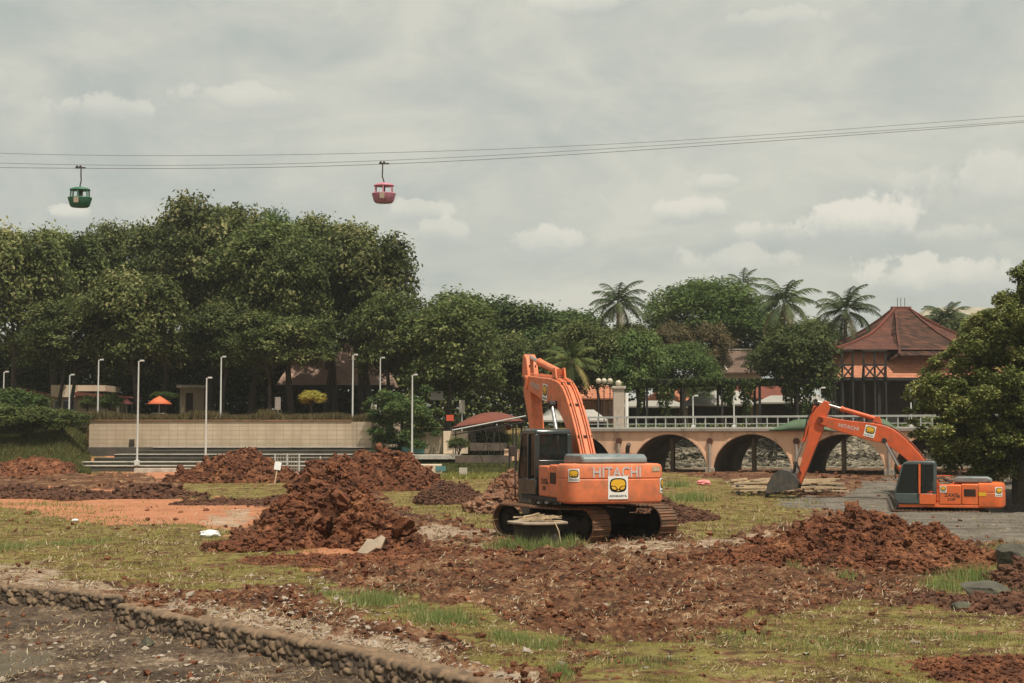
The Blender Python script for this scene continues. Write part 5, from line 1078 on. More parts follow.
# near tree at the right: layered branches
def layered(name, label, cat, group, px0, Y, g0, ytop, tips, trunk, m, leaf=(.26, .10), dens=1.0, seed=77, rs=1.0):
    r = empty(name, (XP(px0, Y), Y, g0)); rg = np.random.default_rng(seed); X0 = XP(px0, Y); C_ = []; Nn = []; T = []; mb = MB()
    H_ = P(0, ytop, Y).z - g0; t = trunk
    mb.tube([(0, 0, -.5), (.0, 0, H_ * .12), (.15 * t / .42, 0, H_ * .4), (.2 * t / .42, .1, H_ * .65), (.35 * t / .42, 0, H_ * .9)], [t, t * .76, t * .6, t * .42, t * .14], 10)
    for (px, py, dy, rad) in tips:
        p = P(px, py, Y + dy); c = np.array([p.x - X0, dy, p.z - g0]); zc = max(H_ * .12, c[2] - .35 * abs(c[0]) - .6 * rs); st = Vector((.1, 0, min(zc, H_ * .85)))
        mb.tube([st, st.lerp(Vector(c), .5) + Vector((0, 0, .25)), Vector(c)], [t * .24, t * .14, .02], 6)
        rad = rad * rs
        for q_ in range(5 if rad > .6 else 3):   # several flat sprays per limb
            off = rg.normal(size=3) * rad * np.array([.55, .5, .45]); r2 = rad * rg.uniform(.35, .7); n = int(820 * dens * r2 ** 2) + int(60 * dens); e = rg.normal(size=(n, 3)); e /= np.linalg.norm(e, axis=1, keepdims=True); q = rg.random(n) ** .5
            pos = c + off + e * q[:, None] * r2 * np.array([1.2, 1.15, .7]); pos[:, 2] -= .30 * (e[:, 0] ** 2 + e[:, 1] ** 2) * q ** 2 * r2 + .05 * rg.random(n); pos[:, 0] += .3 * r2 * (vn2(pos[:, 2] * 5, pos[:, 0] * 3, 3) - .5)
            C_.append(pos); Nn.append(rg.normal(size=(n, 3)) * .5 + np.array([0, -.15, .9])); T.append(np.clip(rg.random(n) * .7 + .3 * rg.random(), 0, 1))
    v, f, _ = leafcards(np.concatenate(C_), np.concatenate(Nn), leaf[0], leaf[1], rg); mesh_np('crown', v, f, m, r, tint=np.concatenate(T)); mb.build('trunk', M['bark'], r)
    tag(r, label, cat, group); return r
_r = random.Random(12); FILL = []
while len(FILL) < 75:
    px_, py_ = _r.uniform(925, 1100), _r.uniform(290, 468); ed_ = np.interp(py_, [260, 300, 330, 370, 400, 430, 470], [1018, 1000, 975, 950, 925, 930, 965])
    if px_ > ed_ + 12: FILL.append((px_, py_, _r.uniform(-2, 1.5), _r.uniform(.5, .85)))
layered('layered_tree', 'large near tree with layered drooping branches at the right picture edge', 'tree', None, 1018, 66, .1, 262, [(925, 398, -1, .75), (938, 418, -.5, .8), (915, 425, 0, .5), (950, 372, 0, .9), (966, 352, .5, .8), (985, 330, 0, .8), (1003, 300, 0, .7), (1020, 275, 0, .7), (1035, 262, .5, .7), (960, 400, -1.5, 1.0), (945, 440, -1, .8), (965, 430, 1, 1.0), (930, 380, .6, .6), (985, 375, -1.5, 1.0), (1005, 350, -1.2, 1.0),
            (1030, 320, -1, 1.1), (1050, 340, 0, 1.3), (1000, 405, -2, 1.1), (975, 455, -1, .8), (1005, 440, -1.5, .9), (1035, 400, -2, 1.2), (1060, 370, -1, 1.3), (1080, 420, 0, 1.3), (1040, 440, -1.3, .9), (1062, 300, 0, 1.0), (955, 462, 0, .6), (988, 470, .5, .6), (935, 402, 1, .7), (990, 395, 1.5, 1.1), (1020, 380, 1.5, 1.2), (970, 385, 1.4, 1.0), (1045, 285, .8, .9), (1010, 425, 1.5, 1.1), (922, 440, .2, .45), (1000, 320, .8, .8), (940, 358, .3, .5), (985, 312, .3, .45), (972, 335, -.5, .6), (1100, 380, .5, 1.5), (1090, 340, 0, 1.4),
            (998, 452, 1.2, .9), (1020, 452, 0.6, .8), (960, 445, 1.4, .9)] + FILL, .42, LY_, dens=1.35, rs=1.05, leaf=(.19, .085))
layered('feathery_bush', 'feathery light green drooping bush tree at the right end of the tan wall', 'tree', None, 402, 98, 1.4, 392, [(372, 410, 0, .8), (385, 402, -.4, .9), (400, 396, 0, 1.0), (415, 402, .3, .8), (425, 414, 0, .8), (395, 412, -.8, 1.1), (412, 420, -.6, 1.0), (380, 422, -.4, .9), (430, 426, .2, .7), (398, 432, -.6, 1.0), (418, 438, -.2, .8), (385, 436, 0, .8), (404, 446, 0, .8), (366, 404, .2, .4), (434, 410, .2, .4)], .14, LB_, leaf=(.26, .10), dens=1.0, seed=91)
tree(960, 93, 900, 1010, 418, 470, 'bush', LD, 'dark undergrowth behind the near tree at the bridge end', seed=80, name='shrub', cat='shrub', group='shrubs around the terrace', dy=.5)
tree(1030, 74, 985, 1080, 430, 490, 'bush', LD, 'dark shrub at the foot of the near tree by the right edge', seed=81, name='shrub', cat='shrub', group='shrubs around the terrace', dy=.5)
# palms
def palm(px, py, Y, size, label, m='leaf_palm', seed=1, nf=26, dead=5, name='palm_tree', group='coconut palms on the skyline'):
    rg = np.random.default_rng(seed); size *= 1.08; top = P(px, py, Y); gz = float(H(top.x, Y)); r = empty(name, (top.x, Y, gz)); h = top.z - gz; mb = MB(); ln = rg.uniform(-.6, .6)
    mb.tube([(ln, 0, -.4), (ln * .8, 0, h * .3), (ln * .3, 0, h * .7), (0, 0, h)], [.24, .17, .14, .16], 8); mb.build('trunk', M['bark_pale'], r)
    V = []; T = []
    for k in range(nf):
        az = 2 * math.pi * (k * .381966) + rg.uniform(-.2, .2); el = R(86 - 112 * (k / nf) ** .9 + rg.uniform(-8, 8)); L_ = size * rg.uniform(.85, 1.1); n = 34; p = np.array([0, 0, h]); tint = .1 + .5 * rg.random() + (.35 if k > nf - dead else 0)
        a = el; side = np.array([-math.sin(az), math.cos(az), 0]); P_ = []
        for i in range(n):
            dr = np.array([math.cos(az) * math.cos(a), math.sin(az) * math.cos(a), math.sin(a)]); p = p + dr * L_ / n; a -= R(50 + 20 * rg.random()) / n * (1 + i / n) * (.6 + size * .12); P_.append((p.copy(), dr))
        for i, (q, dr) in enumerate(P_):
            u = i / n; V.append([q - side * .03 - dr * L_ / n, q + side * .03 - dr * L_ / n, q + side * .02, q - side * .02]); T.append(tint)
            if u < .12: continue
            ll = size * .27 * math.sin(math.pi * min(1, .18 + u * .82)) ** .6 * rg.uniform(.8, 1.1)
            for sg in (-1, 1):
                dn = np.array([0, 0, -1]) * (.35 + .5 * rg.random()); d = side * sg * .8 + dr * .55 + dn; d = d / np.linalg.norm(d); w_ = dr * size * .014
                V.append([q - w_, q + w_, q + d * ll + w_ * .3, q + d * ll - w_ * .3]); T.append(min(1, tint + rg.uniform(-.1, .1)))
    V = np.array(V).reshape(-1, 3); mesh_np('fronds', V, np.arange(len(V)).reshape(-1, 4), M[m], r, tint=T); tag(r, label, 'palm', group)
palm(618, 304, 128, 3.0, 'lone coconut palm on the skyline above the globe lamps', seed=1)
palm(784, 304, 124, 3.2, 'tall coconut palm right of the domed tree', seed=2)
palm(846, 312, 122, 3.1, 'coconut palm between the other tall palm and the tiled hall roof', seed=3)
palm(946, 322, 142, 3.0, 'coconut palm behind the right slope of the tiled hall roof', seed=4)
palm(743, 286, 140, 2.4, 'palm top just poking out of the domed tree', seed=5, nf=16)
palm(975, 325, 150, 2.6, 'palm farthest right on the skyline by the near tree', seed=6, nf=16)
palm(571, 362, 100, 2.3, 'short yellow-green palm behind the near excavator boom', 'leaf_palm_y', seed=7, nf=20, group='short palm by the boom')
# ---------------------------------------------------------------- excavators
def catmull(pts, n=8):
    P_ = [np.array(p, float) for p in pts]; P_ = [2 * P_[0] - P_[1]] + P_ + [2 * P_[-1] - P_[-2]]; out = []
    for i in range(1, len(P_) - 2):
        for k in range(n):
            t = k / n; a, b, c, d = P_[i - 1], P_[i], P_[i + 1], P_[i + 2]
            out.append(.5 * ((2 * b) + (-a + c) * t + (2 * a - 5 * b + 4 * c - d) * t * t + (-a + 3 * b - 3 * c + d) * t ** 3))
    out.append(P_[-2]); return out
def cw_outline():
    """counterweight plan from the left side, round the tail, to the right side (x, y)"""
    pts = []
    half = [(0, 0)]
    for k in range(1, 9): y = .98 * k / 8; half.append((y * y / 9.0, y))
    cx = half[-1][0] + .36; cy = half[-1][1]
    for k in range(1, 10): a = math.pi / 2 * k / 9; half.append((cx - .36 * math.cos(a) + .02 * k / 9, cy + .36 * math.sin(a)))
    half.append((1.05, cy + .37)); return half
HALF = cw_outline()
def cw_at(s):
    """point and outward normal at arc length s from the centre of the tail (positive to the machine's left)"""
    sg = 1 if s >= 0 else -1; s = abs(s); acc = 0
    for (a, b) in zip(HALF[:-1], HALF[1:]):
        l = math.hypot(b[0] - a[0], b[1] - a[1])
        if s <= acc + l or b == HALF[-1]:
            t = (s - acc) / l; x = a[0] + (b[0] - a[0]) * t; y = a[1] + (b[1] - a[1]) * t; nx, ny = -(b[1] - a[1]) / l, (b[0] - a[0]) / l
            return -2.75 + x, y * sg, nx, ny * sg
        acc += l
def decal_on_tail(vs, s0, z0, off):
    out = []
    for (u, v, w_) in vs:   # u to the viewer's right (machine's right, so -s)
        x, y, nx, ny = cw_at(s0 - u); out.append((x + nx * (off + w_), y + ny * (off + w_), z0 + v))
    return out
def grid_plate(w_, h, r=.0, nx=8, ny=8, th=.004, sup=None):
    """flat plate (front faces +w) as a grid; sup = superellipse exponent for a rounded outline"""
    vs = []; fs = []
    for i in range(nx + 1):
        for j in range(ny + 1):
            a = i / nx * 2 - 1; b = j / ny * 2 - 1
            if sup:
                m = max(abs(a), abs(b)); 
                if m > 0: k = m / ((abs(a) ** sup + abs(b) ** sup) ** (1 / sup)); a *= k; b *= k
            vs.append((a * w_ / 2, b * h / 2, th))
    for i in range(nx):
        for j in range(ny): q = i * (ny + 1) + j; fs.append((q, q + ny + 1, q + ny + 2, q + 1))
    return vs, fs
def emblem(parent, mapper, size, name='sticker'):
    """white square sticker, yellow rounded shape outlined in black with two wing shapes, small lettering"""
    def put(vs, fs, m, nm, par, lift, dx=0, dy=0):
        mb = MB(); mb.v = [tuple(v) for v in mapper([(u + dx, v + dy, w_ + lift) for u, v, w_ in vs])]; mb.f = [tuple(f) for f in fs]; return mb.build(nm, m, par)
    s = size; base = put(*grid_plate(s, s * 1.08), M['white'], name, parent, .002)
    put(*grid_plate(s * .84, s * .66, sup=3.2), M['black'], 'outline', base, .006, 0, s * .12)
    put(*grid_plate(s * .72, s * .54, sup=3.0), M['yellow'], 'yellow_shape', base, .010, 0, s * .12)
    for sg in (-1, 1):
        def leafshape(k, th=.004):
            pts = [(0, -.18), (.13, -.02), (.38, .02), (.40, -.08), (.30, -.20), (.12, -.24)]; c = (.22, -.10)
            P2 = [((c[0] + (x - c[0]) * k) * s * sg, (c[1] + (y - c[1]) * k) * s, th) for x, y in pts]; return P2, [tuple(range(6)) if sg > 0 else tuple(range(5, -1, -1))]
        put(*leafshape(1.0), M['black'], 'wing_outline', base, .014, 0, s * .09); put(*leafshape(.62), M['yellow'], 'wing', base, .018, 0, s * .09)
    v, f = text_mesh('ADHIKARYA', s * .155, .001, .002); put(v, f, M['black'], 'small_lettering', base, .007, 0, -s * .40)
    return base
def excavator(loc, heading, rel, J, label, near, kw):
    O = M['orange2'] if near else M['orange']; OB = M['orange2'] if near else M['orange_boom']; GL = M['glass'] if near else M['glass_dark']; root = empty('excavator', loc, heading); tag(root, label, 'excavator', 'orange tracked excavators')
    # ---- tracks
    RT = Matrix.Rotation(rel, 4, 'Z')
    for sy in (1, -1):
        tr = empty('track', (0, 0, 0), rel); tr.parent = root; yc = 1.2 * sy; xs = 1.68; rr = .43; zc = .46
        path = []; 
        Ltop = 2 * xs; n1 = 19; n2 = 8
        for k in range(n1): path.append((-xs + Ltop * k / n1, zc + rr - .035 * math.sin(math.pi * k / n1), 0))
        for k in range(n2): a = math.pi / 2 - math.pi * k / n2; path.append((xs + rr * math.cos(a), zc + rr * math.sin(a), math.pi / 2 - a))
        for k in range(n1): path.append((xs - Ltop * k / n1, zc - rr, math.pi))
        for k in range(n2): a = -math.pi / 2 - math.pi * k / n2; path.append((-xs + rr * math.cos(a), zc + rr * math.sin(a), math.pi / 2 - a))
        m = MB(); np_ = len(path)
        for i, (x, z, a) in enumerate(path):
            xn, zn, _ = path[(i + 1) % np_]; d = Vector((xn - x, 0, zn - z)); L_ = d.length; d.normalize(); o_ = Vector((-d.z, 0, d.x)) # outward
            c = Vector((x + xn, 0, z + zn)) / 2; 
            if (c - Vector((c.x * .9, 0, zc))).dot(o_) < 0: o_ = -o_
            h = L_ / 2 - .008; y0, y1 = yc - .3, yc + .3
            def q(u, v, y): p = c + d * u + o_ * v; return (p.x, y, p.z)
            pr = [(-h, -.02), (h, -.02), (h, .02), (h * .3, .02), (h * .2, .055), (-h * .05, .055), (-h * .15, .02), (-h, .02)]
            vs = [q(u, v, y0) for u, v in pr] + [q(u, v, y1) for u, v in pr]; n = len(pr); m.add(vs, [tuple(range(n)), tuple(range(2 * n - 1, n - 1, -1))] + [(k, k + n, (k + 1) % n + n, (k + 1) % n) for k in range(n)])
        m.build('track_shoes', M['track'], tr)
        m = MB(); inner = [((x - 0) * .985, zc + (z - zc) * .88) for x, z, _ in path]; out = [(x * .995, zc + (z - zc) * .955) for x, z, _ in path]
        for y0, y1 in ((yc - .12, yc + .12),):
            for i in range(np_):
                j = (i + 1) % np_; a, b, c, d = out[i], out[j], inner[j], inner[i]; m.add([(a[0], y0, a[1]), (b[0], y0, b[1]), (c[0], y0, c[1]), (d[0], y0, d[1]), (a[0], y1, a[1]), (b[0], y1, b[1]), (c[0], y1, c[1]), (d[0], y1, d[1])], [(0, 1, 2, 3), (7, 6, 5, 4), (0, 4, 5, 1), (2, 6, 7, 3)])
        m.build('track_chain', M['under'], tr)
        m = MB(); m.disc((xs, yc, zc), .34, (0, 1, 0), .16, 22); m.disc((xs, yc, zc), .17, (0, 1, 0), .3, 16); m.build('idler', M['under'], tr)
        m = MB(); m.disc((-xs, yc, zc), .33, (0, 1, 0), .12, 22); m.disc((-xs, yc, zc), .2, (0, 1, 0), .42, 18)
        for k in range(14): a = 2 * math.pi * k / 14; m.bar((-xs + .3 * math.cos(a), yc, zc + .3 * math.sin(a)), (-xs + .39 * math.cos(a), yc, zc + .39 * math.sin(a)), .1, .06, (0, 1, 0))
        m.build('sprocket', M['under'], tr)
        for k in range(7): x = -xs + .45 + (2 * xs - .9) * k / 6; MB().disc((x, yc, .17), .1, (0, 1, 0), .34, 14).build('roller', M['under'], tr)
        for x in (-.6, .6): MB().disc((x, yc, .76), .075, (0, 1, 0), .3, 12).build('carrier_roller', M['under'], tr)
        m = MB(); m.prism([(-1.42, .26), (1.35, .26), (1.5, .4), (1.35, .64), (-1.3, .66), (-1.5, .45)], yc - .15, yc + .15); m.build('track_frame', M['under'], tr, bev=.02)
    u = empty('undercarriage', (0, 0, 0), rel); u.parent = root
    m = MB(); m.box(-.9, .9, -.88, .88, .40, .82)
    for sx in (-1, 1):
        for sy in (-1, 1): m.bar((sx * .4, sy * .5, .65), (sx * .9, sy * 1.06, .5), .32, .22)
    m.build('cross_frame', M['under'], u, bev=.02); MB().disc((0, 0, .92), .62, (0, 0, 1), .22, 28).build('turntable', M['under'], u)
    # ---- upper works
    MB().box(-1.72, 1.5, -1.3, 1.32, 1.04, 1.16).build('deck_frame', M['dark'] if near else O, root, bev=.02)
    m = MB(); zs = [(1.05, -.07), (1.10, -.015), (1.18, 0), (1.60, 0), (1.655, 0), (1.675, -.016), (1.69, -.016), (1.71, .0), (1.95, -.005), (2.03, -.035), (2.06, -.11)]
    outl = [(x, y) for x, y in [(-2.75 + a, b) for a, b in reversed(HALF)]] + [(-2.75 + a, -b) for a, b in HALF[1:]]; n = len(outl); vs = []
    for z, o_ in zs:
        for i, (x, y) in enumerate(outl):
            a = outl[max(i - 1, 0)]; b = outl[min(i + 1, n - 1)]; dx, dy = b[0] - a[0], b[1] - a[1]; l = math.hypot(dx, dy); nx, ny = dy / l, -dx / l
            if nx * (x + 1.2) + ny * y < 0: nx, ny = -nx, -ny
            vs.append((x + nx * o_, y + ny * o_, z))
    k = len(zs); fs = [(i * n + j, i * n + j + 1, (i + 1) * n + j + 1, (i + 1) * n + j) for i in range(k - 1) for j in range(n - 1)] + [tuple(range(n)), tuple(range((k - 1) * n + n - 1, (k - 1) * n - 1, -1))]
    fs += [(0, n, (k - 1) * n)] if False else []; m.add(vs, fs); m.add([vs[0], vs[n - 1], vs[(k - 1) * n + n - 1], vs[(k - 1) * n]], [(0, 1, 2, 3)]); cw = m.build('counterweight', O, root, ang=28)
    tail = lambda s0, z0, off=.0: (lambda vs: decal_on_tail(vs, s0, z0, off))
    if near:
        v, f = text_mesh('HITACHI', .40, .003, .006, 1.06); w_ = max(p[0] for p in v) - min(p[0] for p in v); v = [(a * 1.30 / w_, b * .94, c) for a, b, c in v]
        mb = MB(); mb.v = decal_on_tail(v, .06, 1.84, .006); mb.f = f; mb.build('lettering', M['letter'], cw)
        emblem(cw, tail(.05, 1.46, .004), .54); emblem(cw, tail(1.21, 1.78, .004), .30); emblem(cw, tail(-1.36, 1.50, .004), .36)
        vs_, fs_ = grid_plate(.26, .13); mb = MB(); mb.v = decal_on_tail(vs_, -1.06, 1.93, .004); mb.f = fs_; mb.build('reflector', M['wood_pale'], cw)
    else:
        emblem(cw, tail(1.30, 1.72, .004), .36); vs_, fs_ = grid_plate(.3, .16); mb = MB(); mb.v = decal_on_tail(vs_, 1.98, 1.62, .004); mb.f = fs_; mb.build('reflector', M['yellow'], cw)
    for y in (-.55, .55): 
        MB().tube([(-2.1, y - .08, 2.04), (-2.1, y - .08, 2.14), (-2.1, y + .08, 2.14), (-2.1, y + .08, 2.04)], .02, 6).build('lifting_eye', M['dark'], cw)
    # side panels (left: behind the cab; right: whole side)
    for nm, x0, x1, y0, y1, zt in (('side_panel', -1.69, -1.02, .55, 1.33, 2.02), ('side_door', -1.01, -.12, .55, 1.33, 1.98), ('side_panel', -1.69, -.55, -1.33, -.55, 2.02), ('tank', -.54, .75, -1.33, -.62, 1.9), ('tool_box', .76, 1.45, -1.3, -.62, 1.62)):
        sp = MB().box(x0, x1, y0, y1, 1.165, zt).build(nm, O, root, bev=.035)
        if nm == 'side_panel' and y1 > 0:
            g = MB().box(x0 + .1, x1 - .1, 1.331, 1.337, 1.52, 1.82); 
            g = g.build('grille', M['grille'], sp)
            m = MB()
            for q in range(7): m.box(x0 + .12, x1 - .12, 1.338, 1.348, 1.54 + q * .04, 1.555 + q * .04)
            m.build('grille_slat', M['dark'], g)
        if nm == 'side_door':
            for t_, zz, sz in (('ZAXIS', 1.56, .2), ('210F', 1.38, .16)):
                v, f = text_mesh(t_, sz, .002, .003); mb = MB(); mb.v = [(-.62 - a, 1.334 + c, zz + b) for a, b, c in v]; mb.f = f; mb.build('door_lettering', M['dark'], sp)
            if not near: emblem(sp, lambda vs: [(-.30 - a, 1.334 + c, 1.80 + b) for a, b, c in vs], .26)
            MB().box(x0 + .05, x0 + .14, 1.334, 1.35, 1.5, 1.56).build('door_latch', M['dark'], sp)
    MB().box(-1.68, -.55, -.54, .54, 1.17, 2.0).build('engine_bay', M['dark'] if near else O, root)
    m = MB(); m.prism([(-2.25, 2.065), (-.7, 2.065), (-.72, 2.22), (-.85, 2.30), (-2.05, 2.30), (-2.22, 2.22)], -.98 if near else -.75, .82 if near else .6); m.build('engine_hood', M['hood'], root, bev=.05)
    MB().tube([(-.9, -.95, 1.9), (-.9, -.95, 2.45), (-1.0, -.95, 2.55)], .06, 10).build('exhaust', M['dark'], root)
    m = MB()
    for x in (-.5, .3): m.tube([(x, -1.25, 1.85), (x, -1.25, 2.3)], .018, 6)
    m.tube([(-.5, -1.25, 2.3), (.3, -1.25, 2.3), (.9, -1.25, 1.75)], .018, 6); m.build('handrail', O, root)
    # ---- cab
    cab = empty('cab', (0, 0, 0)); cab.parent = root; C_ = M['cab_dark'] if near else M['cab']; y0, y1 = .36, 1.36; 
    lowf = [(.02, 1.17), (1.52, 1.17), (1.66, 1.34), (1.70, 1.62), (.02, 1.62)]
    MB().prism(lowf if not near else lowf, y0, y1).build('lower_body', C_, cab, bev=.04)
    if not near: MB().box(.0, .66, y1 + .003, y1 + .02, 1.17, 1.60).build('lower_side_cover', O, cab, bev=.008)
    MB().box(.0, .14, y0 + .01, y1 - .01, 1.625, 2.12).build('rear_panel', C_, cab, bev=.02)
    roof = [(-.02, 2.80), (1.34, 2.80), (1.27, 2.90), (1.12, 2.96), (.10, 2.97), (.0, 2.93)]
    MB().prism(roof, y0 - .01, y1 + .01).build('roof', C_, cab, bev=.045)
    for (nm, a, b, w_, h, mm) in [('front_pillar', (1.65, 1.60), (1.33, 2.82), .07, .09, C_), ('rear_pillar', (.05, 1.60), (.03, 2.82), .10, .12, C_), ('door_pillar', (.66, 1.60), (.64, 2.82), .09, .15, C_ if near else O)]:
        for y in (y0 + .04, y1 - .04):
            MB().bar((a[0], y, a[1]), (b[0], y, b[1]), w_, h, (0, 1, 0)).build(nm, mm, cab, bev=.012)
    if not near:
        m = MB(); m.bar((.66, y1 - .01, 1.60), (.64, y1 - .01, 2.86), .05, .17, (0, 1, 0)); m.build('door_post_cover', O, cab)
    for y in (y0 + .015, y1 - .015):
        gl = MB(); gl.add([(.74, y, 1.62), (1.63, y, 1.62), (1.32, y, 2.80), (.72, y, 2.80)], [(0, 1, 2, 3)]); gl.build('side_window', GL, cab)
        gl = MB(); gl.add([(.10, y, 1.75), (.58, y, 1.62), (.57, y, 2.80), (.09, y, 2.80)], [(0, 1, 2, 3)]); gl.build('rear_side_window', GL, cab)
    gl = MB(); gl.add([(1.66, y0 + .06, 1.62), (1.66, y1 - .06, 1.62), (1.34, y1 - .06, 2.80), (1.34, y0 + .06, 2.80)], [(0, 1, 2, 3)]); gl.build('windscreen', GL, cab)
    gl = MB(); gl.add([(.03, y0 + .08, 2.12), (.03, y1 - .08, 2.12), (.02, y1 - .08, 2.80), (.02, y0 + .08, 2.80)], [(0, 1, 2, 3)]); gl.build('rear_window', GL, cab)
    m = MB(); m.box(.45, .95, .62, 1.12, 1.63, 1.9); m.box(.38, .52, .62, 1.12, 1.9, 2.55); s_ = m.build('seat', M['dark'], cab, bev=.05)
    if near:
        m = MB(); m.bar((.3, .55, 2.15), (.3, .72, 2.62), .05, .09); m.bar((.3, .72, 2.62), (.3, .95, 2.2), .05, .10); m.bar((.3, .95, 2.2), (.3, 1.12, 2.4), .05, .07); m.box(.27, .33, .85, 1.2, 2.13, 2.24); m.build('orange_arm_stand_in', O, cab, bev=.01)  # made-up bars imitating the orange arm shape showing in the rear window
    MB().tube([(1.5, 1.42, 2.0), (1.62, 1.48, 2.3)], .015, 6).build('mirror_arm', M['dark'], cab); 
    MB().box(1.58, 1.63, 1.42, 1.62, 2.2, 2.5).build('mirror', M['dark'], cab, bev=.02)
    if near:
        m = MB(); m.box(1.40, 1.44, 1.5, 1.53, 1.0, 2.2); m.build('grab_bar', M['dark'], cab)
    # ---- boom
    by = -.18; cl = catmull(J['boom'], 9); top = []; bot = []
    for i, p in enumerate(cl):
        a = cl[max(i - 1, 0)]; b = cl[min(i + 1, len(cl) - 1)]; d = (b - a)[:2]; d = d / np.linalg.norm(d); nrm = np.array([-d[1], d[0]]); top.append(tuple(p[:2] + nrm * p[2] / 2)); bot.append(tuple(p[:2] - nrm * p[2] / 2))
    m = MB(); 
    for i in range(len(cl) - 1):
        q = [top[i], top[i + 1], bot[i + 1], bot[i]]; vs = [(x, by - .23, z) for x, z in q] + [(x, by + .23, z) for x, z in q]; fc = [(0, 1, 2, 3), (7, 6, 5, 4), (0, 4, 5, 1), (3, 2, 6, 7)]
        if i == 0: fc.append((0, 3, 7, 4))
        if i == len(cl) - 2: fc.append((1, 5, 6, 2))
        m.add(vs, fc)
    boom = m.build('boom', OB, root, ang=50); 
    me = boom.data; bm = bmesh.new(); bm.from_mesh(me); bmesh.ops.remove_doubles(bm, verts=bm.verts, dist=1e-4); bmesh.ops.recalc_face_normals(bm, faces=bm.faces); bm.to_mesh(me); bm.free()
    bv = boom.modifiers.new('b', 'BEVEL'); bv.width = .025; bv.segments = 2; bv.limit_method = 'ANGLE'; bv.angle_limit = R(50)
    def cyl(a, b, rb, rrod, frac, y, nm, par, mb_=OB):
        a = Vector((a[0], y, a[1])); b = Vector((b[0], y, b[1])); c = a.lerp(b, frac); o = MB().tube([a, c], rb, 14).build(nm, mb_, par); MB().tube([c - (b - a).normalized() * .05, b], rrod, 12).build('piston_rod', M['chrome'], o)
        MB().disc(b, rb * .95, (0, 1, 0), .2, 14).build('pin', M['dark'], o); MB().tube([c - (b - a).normalized() * .08, c + (b - a).normalized() * .03], rb * 1.15, 14).build('gland', mb_, o)
        return o
    bc = J['boomcyl']
    for y in (by - .36, by + .36): cyl((.85, 1.35), bc, .095, .055, .55, y, 'boom_cylinder', boom)
    MB().disc((bc[0], by, bc[1]), .11, (0, 1, 0), .9, 16).build('boom_pin', M['dark'], boom)
    # arm cylinder on top
    a0 = J['armcyl'][0]; a1 = J['armcyl'][1]; cyl(a0, a1, .105, .06, J['armcyl'][2], by, 'arm_cylinder', boom)
    m = MB(); 
    for y in (by - .14, by + .14): m.prism([(a0[0] - .28, a0[1] - .5), (a0[0] + .3, a0[1] - .42), (a0[0] + .08, a0[1] + .12), (a0[0] - .1, a0[1] + .12)], y - .025, y + .025)
    m.build('cylinder_bracket', OB, boom, bev=.01)
    # pipes and hoses along the top of the boom
    for dy in (-.15, -.08, .08, .15):
        pts = []
        for i, (tp, p) in enumerate(zip(top, cl)):
            a = cl[max(i - 1, 0)]; b = cl[min(i + 1, len(cl) - 1)]; d = (b - a)[:2]; d = d / np.linalg.norm(d)
            if i < len(cl) * .62 or abs(dy) > .1: pts.append((tp[0] - d[1] * .05, by + dy, tp[1] + d[0] * .05))
        MB().tube(pts[1:-2], .022, 6).build('boom_pipe', OB if near or abs(dy) < .1 else M['dark'], boom)
    for i in (6, 13, 20, 27):
        if i < len(top): MB().box(-.03, .03, by - .2, by + .2, -.02, .03).build('pipe_clamp', M['dark'], boom, loc=(top[i][0], 0, top[i][1] + .04))
    for k in range(4):
        y = by - .15 + .1 * k; e = top[0]; MB().tube([(e[0] - .35, y, 1.6), (e[0] - .45, y, e[1] + .1 + .05 * k), (e[0] + .02, y, e[1] + .35), (top[2][0], y, top[2][1] + .05)], .022, 6).build('hose', M['rubberhose'], boom)
    # decal and lettering on both flanks of the boom
    for sg in (1, -1):
        yy = by + sg * .232
        def place(c, ang, sg=sg, yy=yy):
            ca, sa = math.cos(ang), math.sin(ang)
            return lambda vs: [(c[0] + (-sg) * (u * ca) - (v * sa if sg < 0 else -v * sa) * (1), yy + sg * w_, c[1] + ((-sg) * u * (sa) * (1)) * (-1 if sg < 0 else 1) * (1 if sg < 0 else 1) + v * ca) for u, v, w_ in vs]
        dcl = J['decal']; c = dcl[0]; ang = dcl[1]
        # local frame: e1 = along the viewer's right, e2 = up
        def frame(c, ang, sg=sg, yy=yy):
            t = Vector((math.cos(ang), math.sin(ang))); e1 = t * (-sg); e2 = Vector((-t.y, t.x))
            return lambda vs: [(c[0] + e1.x * u + e2.x * v, yy + sg * (w_ + .003), c[1] + e1.y * u + e2.y * v) for u, v, w_ in vs]
        emblem(boom, frame(c, ang), .46)
        c = dcl[2]; ang = dcl[3]; v, f = text_mesh('HITACHI', .22, .002, .004, 1.05); mb = MB(); mb.v = frame(c, ang)(v); mb.f = f; mb.build('lettering', M['letter'], boom)
    # stick
    Pv = Vector(J['P']); T = Vector(J['T']); d = (T - Pv).normalized(); nrm = Vector((-d.y, d.x)); L_ = (T - Pv).length
    # nrm should point outwards (away from the machine)
    if nrm.x < 0: nrm = -nrm
    def sp(u, v): p = Pv + d * u + nrm * v; return (p.x, p.y)
    prof = [sp(-.90, -.05), sp(-.87, .13), sp(-.35, .36), sp(.25, .40), sp(1.1, .24), sp(L_ - .05, .13), sp(L_ + .1, .0), sp(L_ - .02, -.13), sp(1.2, -.20), sp(.45, -.26), sp(.1, -.20), sp(-.2, -.22), sp(-.7, -.20)]
    st = MB().prism(prof, by - .18, by + .18).build('stick', OB, root, bev=.025)
    MB().disc((Pv.x, by, Pv.y), .15, (0, 1, 0), .56, 18).build('stick_pin', M['dark'], st)
